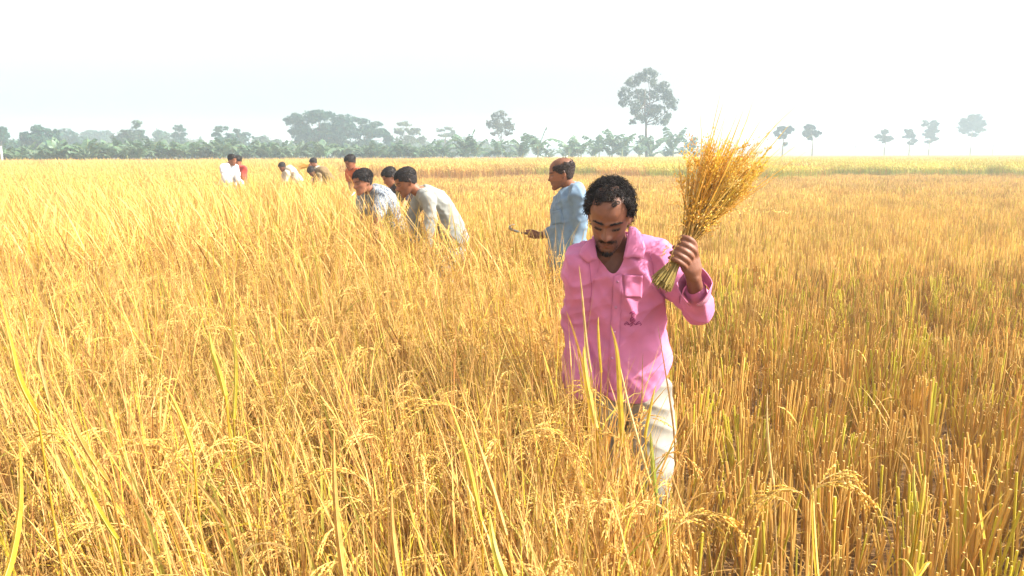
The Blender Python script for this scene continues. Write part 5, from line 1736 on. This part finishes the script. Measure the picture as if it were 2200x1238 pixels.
small_collar(nshirt, JN, M_PRINT, .060, .024, yaw=-48, span=150)
cg = MB(); m0 = frn.w((0.004, 0.094, 0.053)); m1 = frn.w((0.010, 0.160, 0.020))
tube(cg, [m0, m0.lerp(m1, .3)], .0045, (0.62, 0.36, 0.14), 8, cap=True)
tube(cg, [m0.lerp(m1, .3), m1], .0045, (0.85, 0.84, 0.80), 8, cap=True)
tag(link('cigarette', cg.mesh('cigarette', mat=solid_mat('cigarette_paper', attr=True, rough=0.9))), 'white cigarette between the lips of the man in the leaf print shirt', 'cigarette')

# dark shirted man between them, farther back
M_DARK = cloth_mat('dark_maroon_cotton', (0.035, 0.022, 0.03))
JD = dict(neck=P(850, 398, 10.02), pelvis=P(886, 455, 10.15), mid=P(874, 420, 10.10))
JD['sl'], JD['sr'] = around(P(853, 405, 10.02), -62, 0.155, -.05)
JD['hl'], JD['hr'] = around(P(886, 464, 10.15), -70, 0.085)
JD['el'] = P(870, 432, 9.85); JD['wl'] = P(862, 452, 9.62)
JD['er'] = P(850, 430, 10.06); JD['wr'] = P(842, 455, 9.90)
legs_from(JD, yaw=-70, bend=.08)
make_person('dark shirted man bent low between the leaf print and grey shirts', JD, dict(c=P(837, 379, 9.98), yaw=-66, pitch=32, s=1.0), SKIN['mid'],
    dict(kind='short'), dict(mat=M_DARK, sleeve='short', cuff=.7, amp=.015), dict(mat=M_KHAKI), voxel=0.008, cvox=0.012, build=.95, hair_n=1000, hair_len=0.02, hair_lift=0.006, seed=8)

# man in orange
M_ORANGE = cloth_mat('orange_red_cotton', (0.60, 0.15, 0.05), noise=0.25)
JO = dict(neck=P(760, 365, 13.00), pelvis=P(774, 428, 13.20), mid=P(768, 392, 13.15))
JO['sl'], JO['sr'] = around(P(761, 369, 13.00), -50, 0.165)
JO['hl'], JO['hr'] = around(P(774, 434, 13.20), -50, 0.085)
JO['el'] = P(768, 400, 12.75); JO['wl'] = P(762, 422, 12.50)
JO['er'] = P(752, 394, 13.00); JO['wr'] = P(757, 418, 12.80)
legs_from(JO, yaw=-50)
make_person('man in an orange red shirt standing behind the leaf print shirt', JO, dict(c=P(752, 348, 12.92), yaw=-40, pitch=22, s=1.0), SKIN['brown'],
    dict(kind='short', moustache=.5), dict(mat=M_ORANGE, sleeve='short', cuff=.7, amp=.018), dict(mat=M_KHAKI), voxel=0.010, cvox=0.014, build=.95, hair_n=800, hair_len=0.022, hair_lift=0.008, seed=9)

FAR = 'harvesters far off in the rice'
def far_person(label, neck, pelvis, D, yaw, head, skin, mat, seed, bend=0.0, sleeve='long', arms=None, tro=None, s=1.0):
    J = dict(neck=P(*neck, D), pelvis=P(*pelvis, D + .1))
    J['mid'] = (J['neck'] + J['pelvis']) / 2 + Vector((0, .03, .05 + bend))
    J['sl'], J['sr'] = around(J['neck'] - Vector((0, 0, .05)), yaw, 0.16 * s)
    J['hl'], J['hr'] = around(J['pelvis'] - Vector((0, 0, .05)), yaw, 0.085 * s)
    f = Vector((math.sin(R(yaw)), -math.cos(R(yaw)), 0))
    for q in 'lr':
        if arms and q in arms:
            J['e' + q], J['w' + q] = arms[q]
        else:
            J['e' + q] = J['s' + q] + Vector((0, 0, -.25)) + f * .06; J['w' + q] = J['e' + q] + Vector((0, 0, -.17)) + f * .16
    legs_from(J, yaw=yaw)
    return make_person(label, J, dict(c=P(head[0], head[1], D + head[4] if len(head) > 4 else D), yaw=head[2], pitch=head[3], s=s), skin, dict(kind='short'), dict(mat=mat, sleeve=sleeve, amp=.02),
        dict(mat=tro or M_KHAKI), voxel=0.013, cvox=0.016, build=.96 * s, hair_n=500, hair_len=.022, hair_lift=.007, seed=seed, group=FAR)
M_WHITE = cloth_mat('white_cotton', (0.74, 0.76, 0.80)); M_RED = cloth_mat('red_cotton', (0.55, 0.07, 0.05)); M_BEIGE = cloth_mat('beige_cotton', (0.66, 0.58, 0.46)); M_OLIVE = cloth_mat('olive_brown_cotton', (0.22, 0.15, 0.07))
far_person('man in a white shirt standing with his back half turned, far left', (492, 354), (489, 401), 17.0, 55, (499, 343, 70, 12), SKIN['brown'], M_WHITE, 11)
far_person('man in a red shirt close behind the man in white', (514, 358), (516, 402), 17.7, -30, (511, 346, -25, 20), SKIN['brown'], M_RED, 12, sleeve='short')
far_person('boy in a beige shirt bending low in the far rice', (614, 368), (640, 392), 20.0, -60, (606, 358, -48, 30), SKIN['dark'], M_BEIGE, 13, bend=.08, sleeve='short', s=.95)
hA = P(657, 357, 20.6)
far_person('man in a cream shirt holding up a small sheaf in the far rice', (681, 360), (690, 396), 20.9, -65, (673, 349, -70, 25), SKIN['brown'], M_BEIGE, 14, arms={'r': (P(672, 372, 20.8), hA + Vector((.12, 0, -.01))), 'l': (P(684, 378, 20.5), P(672, 388, 20.2))})
far_person('man in an olive shirt bent down with only dark hair and back showing', (682, 374), (708, 392), 19.0, -62, (669, 368, -45, 52), SKIN['dark'], M_OLIVE, 15, bend=.10, tro=M_BROWN)
# small sheaf in the far man's hand
o = empty('rice_sheaf', hA, 'small golden sheaf in the hand of the far man in cream', 'rice sheaf')
mb = MB(); rnd = random.Random(4)
for k in range(60):
    d = Vector((-1 + rnd.gauss(0, .15), rnd.gauss(0, .2), rnd.gauss(-.08, .16))).normalized()
    a = hA + Vector((.10, 0, 0)) + Vector((rnd.gauss(0, .012), rnd.gauss(0, .012), rnd.gauss(0, .012)))
    ribbon(mb, [a, a + d * .2, a + d * rnd.uniform(.25, .36) + Vector((0, 0, -.03))], .010, vary(GRAIN, .2, rnd), side=Vector((0, rnd.uniform(-1, 1), 1)))
link('stalks', mb.mesh('stalks', smooth=False, mat=M_SHEAF), parent=o)['kind'] = 'stuff'

# cyclist on the raised road
def cyclist():
    D = 262.0
    c = P(1838, 322, D); base = Vector((c.x, c.y, 2.95))
    o = empty('bicycle', base, 'bicycle ridden along the raised road far off on the right', 'bicycle')
    m = solid_mat('bicycle_black', (0.03, 0.03, 0.035), rough=0.5)
    for sx in (-.52, .52):
        mb = MB(); cc = base + Vector((sx, 0, .34))
        tube(mb, [cc + Vector((.33 * math.cos(a), 0, .33 * math.sin(a))) for a in np.linspace(0, 6.2832, 19)], .02, (1, 1, 1), 5)
        for a in np.linspace(0, 3.14, 5)[:-1]: tube(mb, [cc + Vector((.32 * math.cos(a), 0, .32 * math.sin(a))), cc - Vector((.32 * math.cos(a), 0, .32 * math.sin(a)))], .005, (1, 1, 1), 3)
        link('wheel', mb.mesh('wheel', mat=m), parent=o)
    mb = MB(); q = lambda x, z: base + Vector((x, 0, z))
    for a, b in (((-.52, .34), (-.05, .32)), ((-.05, .32), (-.18, .86)), ((-.52, .34), (-.16, .78)), ((-.16, .78), (.38, .80)), ((-.05, .32), (.38, .78)), ((.52, .34), (.36, .98))):
        tube(mb, [q(*a), q(*b)], .018, (1, 1, 1), 6, cap=True)
    link('bicycle_frame', mb.mesh('bicycle_frame', mat=m), parent=o)
    mb = MB(); tube(mb, [q(-.30, .90), q(-.18, .91), q(-.06, .89)], [.07, .08, .03], (1, 1, 1), 8, cap=True); link('saddle', mb.mesh('saddle', mat=m), parent=o)
    mb = MB(); tube(mb, [q(.30, 1.0) + Vector((0, -.26, 0)), q(.37, 1.0), q(.30, 1.0) + Vector((0, .26, 0))], .014, (1, 1, 1), 6); link('handlebar', mb.mesh('handlebar', mat=m), parent=o)
    J = dict(neck=q(.08, 1.42), pelvis=q(-.18, .98)); J['mid'] = (J['neck'] + J['pelvis']) / 2 + Vector((-.03, 0, .02))
    J['sl'], J['sr'] = around(J['neck'] - Vector((0, 0, .05)), 90, .16); J['hl'], J['hr'] = around(J['pelvis'] - Vector((0, 0, .03)), 90, .09)
    for s in 'lr':
        sy = J['s' + s].y - base.y
        J['e' + s] = q(.20, 1.18) + Vector((0, sy, 0)); J['w' + s] = q(.32, 1.04) + Vector((0, sy, 0))
        J['k' + s] = q(.22, .78 if s == 'l' else .62) + Vector((0, sy * .5, 0)); J['a' + s] = q(.02, .40 if s == 'l' else .22) + Vector((0, sy * .5, 0))
    make_person('rider on the bicycle far off along the raised road', J, dict(c=q(.12, 1.60), yaw=90, pitch=5), SKIN['dark'], dict(kind='short'), dict(mat=M_OLIVE, amp=.01), dict(mat=M_BROWN), voxel=.03, cvox=.03, hair_n=60, seed=16)
cyclist()
# ================================================================== single rice plants that stand out in the foreground
M_BLADE = plant_mat('rice_blade', transl=0.34, rand=0.06, rough=0.45, spec=0.3, mottled=0.18, scale=45)
YEL, YGR, GRN, ORA, PAL, BRN = (0.66, 0.45, 0.03), (0.50, 0.44, 0.035), (0.30, 0.40, 0.045), (0.58, 0.30, 0.05), (0.62, 0.43, 0.16), (0.40, 0.20, 0.06)
def blade(pts, w, col, parent, rnd, D):
    """leaf through photograph pixels (tip first) at distances D[0] (tip) .. D[1] (base); w in photograph pixels at the base"""
    n = len(pts)
    q = [P(x, y, D[0] + (D[1] - D[0]) * i / (n - 1)) for i, (x, y) in enumerate(pts)][::-1]
    q, _ = smooth_path(q, [1] * n, 5)
    mb = MB()
    side = Vector((1, rnd.uniform(-.35, .35), 0.05))
    # blades twist a little and their tips nod
    m = len(q); bow = Vector((rnd.gauss(-.003, .004), rnd.gauss(0, .012), 0))
    q = [p + bow * math.sin(math.pi * i / (m - 1)) + Vector((0, 0, -.012)) * (i / (m - 1)) ** 4 for i, p in enumerate(q)]
    ribbon(mb, q, w * .75 / FPX * (D[0] + D[1]) / 2, col, mixc(col, PAL, .35), side=side, fold=0.35, base_w=0.75)
    rib = [p + Vector((0, -.0008, 0)) for p in q[:-2]]
    tube(mb, rib, [.0009 * (1 - .7 * i / len(rib)) for i in range(len(rib))], mixc(col, PAL, .6), 3)
    link('leaf', mb.mesh('leaf', smooth=False, mat=M_BLADE), parent=parent)
    return q[0]
def rice_plant(label, blades, heads=()):
    """blades: (pixels tip to base, width, colour, (D tip, D base)); heads: (px, py, D, azimuth, length) of hanging panicles"""
    rnd = random.Random(label)
    b0 = P(*blades[0][0][-1], blades[0][3][1])
    root = Vector((b0.x + .03, b0.y + .02, 0))
    o = empty('rice_plant', root, label, 'rice plant', 'rice plants standing out in the foreground')
    for (pts, w, col, D) in blades:
        e = blade(pts, w, col, o, rnd, D)
        mb = MB()
        r = root + Vector((rnd.uniform(-.02, .02), rnd.uniform(-.02, .02), -.02))
        mid_ = r.lerp(e, .5) + Vector((rnd.gauss(0, .015), .02, .04))
        s, _ = smooth_path([r, mid_, e], [1, 1, 1], 4)
        tube(mb, s, [.0032 - .0012 * i / (len(s) - 1) for i in range(len(s))], mixc(BRN, col, .3), 5, col2=mixc(col, BRN, .3))
        link('stem', mb.mesh('stem', mat=M_BLADE), parent=o)
    for (px, py, D, az, L) in heads:
        t = P(px, py, D)
        mb = MB(); r = root + Vector((rnd.uniform(-.02, .02), rnd.uniform(-.02, .02), -.02))
        s, _ = smooth_path([r, r.lerp(t, .6) + Vector((0, .01, .05)), t], [1, 1, 1], 4)
        tube(mb, s, .0018, mixc(STRAW, STRAW_PALE, .5), 4)
        link('stem', mb.mesh('stem', mat=M_BLADE), parent=o)
        mb = MB(); panicle(mb, t, R(az), .5, rnd, L=L, nbr=11, ng=11, gl=.0086, gw=.0020, droop=2.5, col=(0.76, 0.50, 0.10))
        link('panicle', mb.mesh('panicle', smooth=False, mat=M_BLADE), parent=o)
    return o
rice_plant('broad bright yellow leaf slanting down from the left edge of the picture', [([(-4, 615), (31, 729), (52, 816), (80, 890)], 22, YEL, (1.45, 1.35))])
rice_plant('yellow green leaf rising in the bottom left corner', [([(36, 930), (24, 1060), (8, 1190), (2, 1260)], 26, YEL, (1.22, 1.12))])
rice_plant('long yellow green leaf sloping left near the bottom left', [([(103, 835), (155, 955), (206, 1064), (252, 1160)], 20, YGR, (1.55, 1.4)), ([(139, 842), (180, 930), (232, 1035)], 17, ORA, (1.55, 1.45))], [(170, 985, 1.42, 150, .2), (210, 1010, 1.45, 40, .2)])
rice_plant('dried white leaf standing up near the left edge', [([(98, 668), (88, 715), (84, 770), (104, 860)], 13, PAL, (1.75, 1.7))])
rice_plant('slender yellow leaf leaning left in the lower left field', [([(350, 815), (380, 890), (414, 972)], 14, YEL, (1.6, 1.5)), ([(270, 855), (300, 940), (335, 1040)], 9, ORA, (1.5, 1.45))])
rice_plant('pair of upright green yellow leaves in the left middle of the field', [([(448, 700), (464, 770), (486, 850)], 17, YGR, (2.05, 2.0)), ([(494, 668), (504, 780), (502, 900)], 15, YGR, (2.05, 2.0)), ([(455, 750), (470, 800), (484, 850)], 15, YEL, (1.98, 1.95))])
rice_plant('pale bent straw lying across the bottom left', [([(640, 1172), (585, 1166), (545, 1176), (520, 1200)], 9, PAL, (1.22, 1.22))])
rice_plant('stout pale leaf at the bottom left of the centre', [([(718, 900), (726, 1020), (735, 1150), (742, 1250)], 22, ORA, (1.3, 1.15)), ([(842, 1040), (850, 1150), (860, 1250)], 20, ORA, (1.2, 1.12))], [(800, 1050, 1.3, 190, .2)])
rice_plant('tall orange leaf leaning left at the bottom centre', [([(985, 810), (1030, 950), (1064, 1060), (1088, 1150)], 16, ORA, (1.5, 1.35)), ([(955, 830), (1002, 965), (1034, 1120)], 15, YEL, (1.48, 1.36)), ([(1052, 1085), (1070, 1170), (1092, 1255)], 26, YGR, (1.18, 1.1))], [(1010, 900, 1.6, 200, .22), (1090, 960, 1.6, 10, .2)])
rice_plant('tall pale leaf crossing the pink shirt at its left side', [([(1244, 560), (1253, 640), (1262, 740), (1270, 800)], 9, PAL, (2.32, 2.3)), ([(1216, 660), (1240, 740), (1262, 830)], 9, ORA, (2.4, 2.35)), ([(1255, 735), (1264, 810), (1282, 920)], 19, YEL, (2.2, 2.1))])
rice_plant('broad yellow leaf standing before the hem of the pink shirt', [([(1286, 672), (1289, 720), (1292, 800)], 9, YEL, (2.3, 2.25)), ([(1312, 690), (1328, 760), (1334, 860), (1338, 960)], 18, YEL, (2.2, 2.1)), ([(1318, 712), (1345, 840), (1368, 930), (1398, 1040)], 10, PAL, (2.25, 2.05))], [(1300, 860, 2.2, 190, .2), (1330, 900, 2.15, 170, .2)])
rice_plant('thin brown straw rising before the pale trousers', [([(1413, 690), (1428, 780), (1446, 900), (1452, 990)], 6, BRN, (2.4, 2.3)), ([(1410, 820), (1400, 880), (1386, 940)], 11, YEL, (2.35, 2.3)), ([(1382, 750), (1384, 850), (1376, 960)], 5, BRN, (2.4, 2.35))])
rice_plant('short green leaf below the pale trousers', [([(1399, 920), (1405, 980), (1410, 1060)], 15, GRN, (2.0, 1.95)), ([(1372, 1000), (1384, 1070), (1400, 1160)], 12, ORA, (1.9, 1.8))])
rice_plant('lone uncut plant with drooping golden heads in the right stubble', [([(1748, 1025), (1753, 1130), (1758, 1250)], 15, YEL, (1.35, 1.2)), ([(1650, 830), (1655, 930), (1662, 1040)], 9, PAL, (1.7, 1.6))], [(1742, 1062, 1.33, 0, .14), (1750, 1055, 1.36, 20, .15), (1735, 1075, 1.3, 190, .13), (1700, 1090, 1.36, 180, .12)])
rice_plant('heavy golden heads hanging at the bottom right of the centre', [([(1440, 1000), (1470, 1090), (1490, 1180)], 10, ORA, (1.4, 1.3))], [(1460, 1130, 1.32, 10, .11), (1485, 1125, 1.34, -10, .12), (1445, 1150, 1.3, 30, .11)])
rice_plant('small yellow leafed plant at the bottom right corner of the stubble', [([(1905, 1215), (1940, 1202), (1962, 1225), (1966, 1250)], 15, YEL, (1.18, 1.12)), ([(2000, 1210), (1985, 1205), (1970, 1240)], 13, YEL, (1.16, 1.12))])
rice_plant('yellow tipped upright leaves low in the right stubble', [([(1990, 1010), (1984, 1050), (1978, 1100)], 14, YEL, (1.65, 1.6)), ([(1965, 985), (1962, 1040), (1970, 1100)], 12, YGR, (1.66, 1.6))])
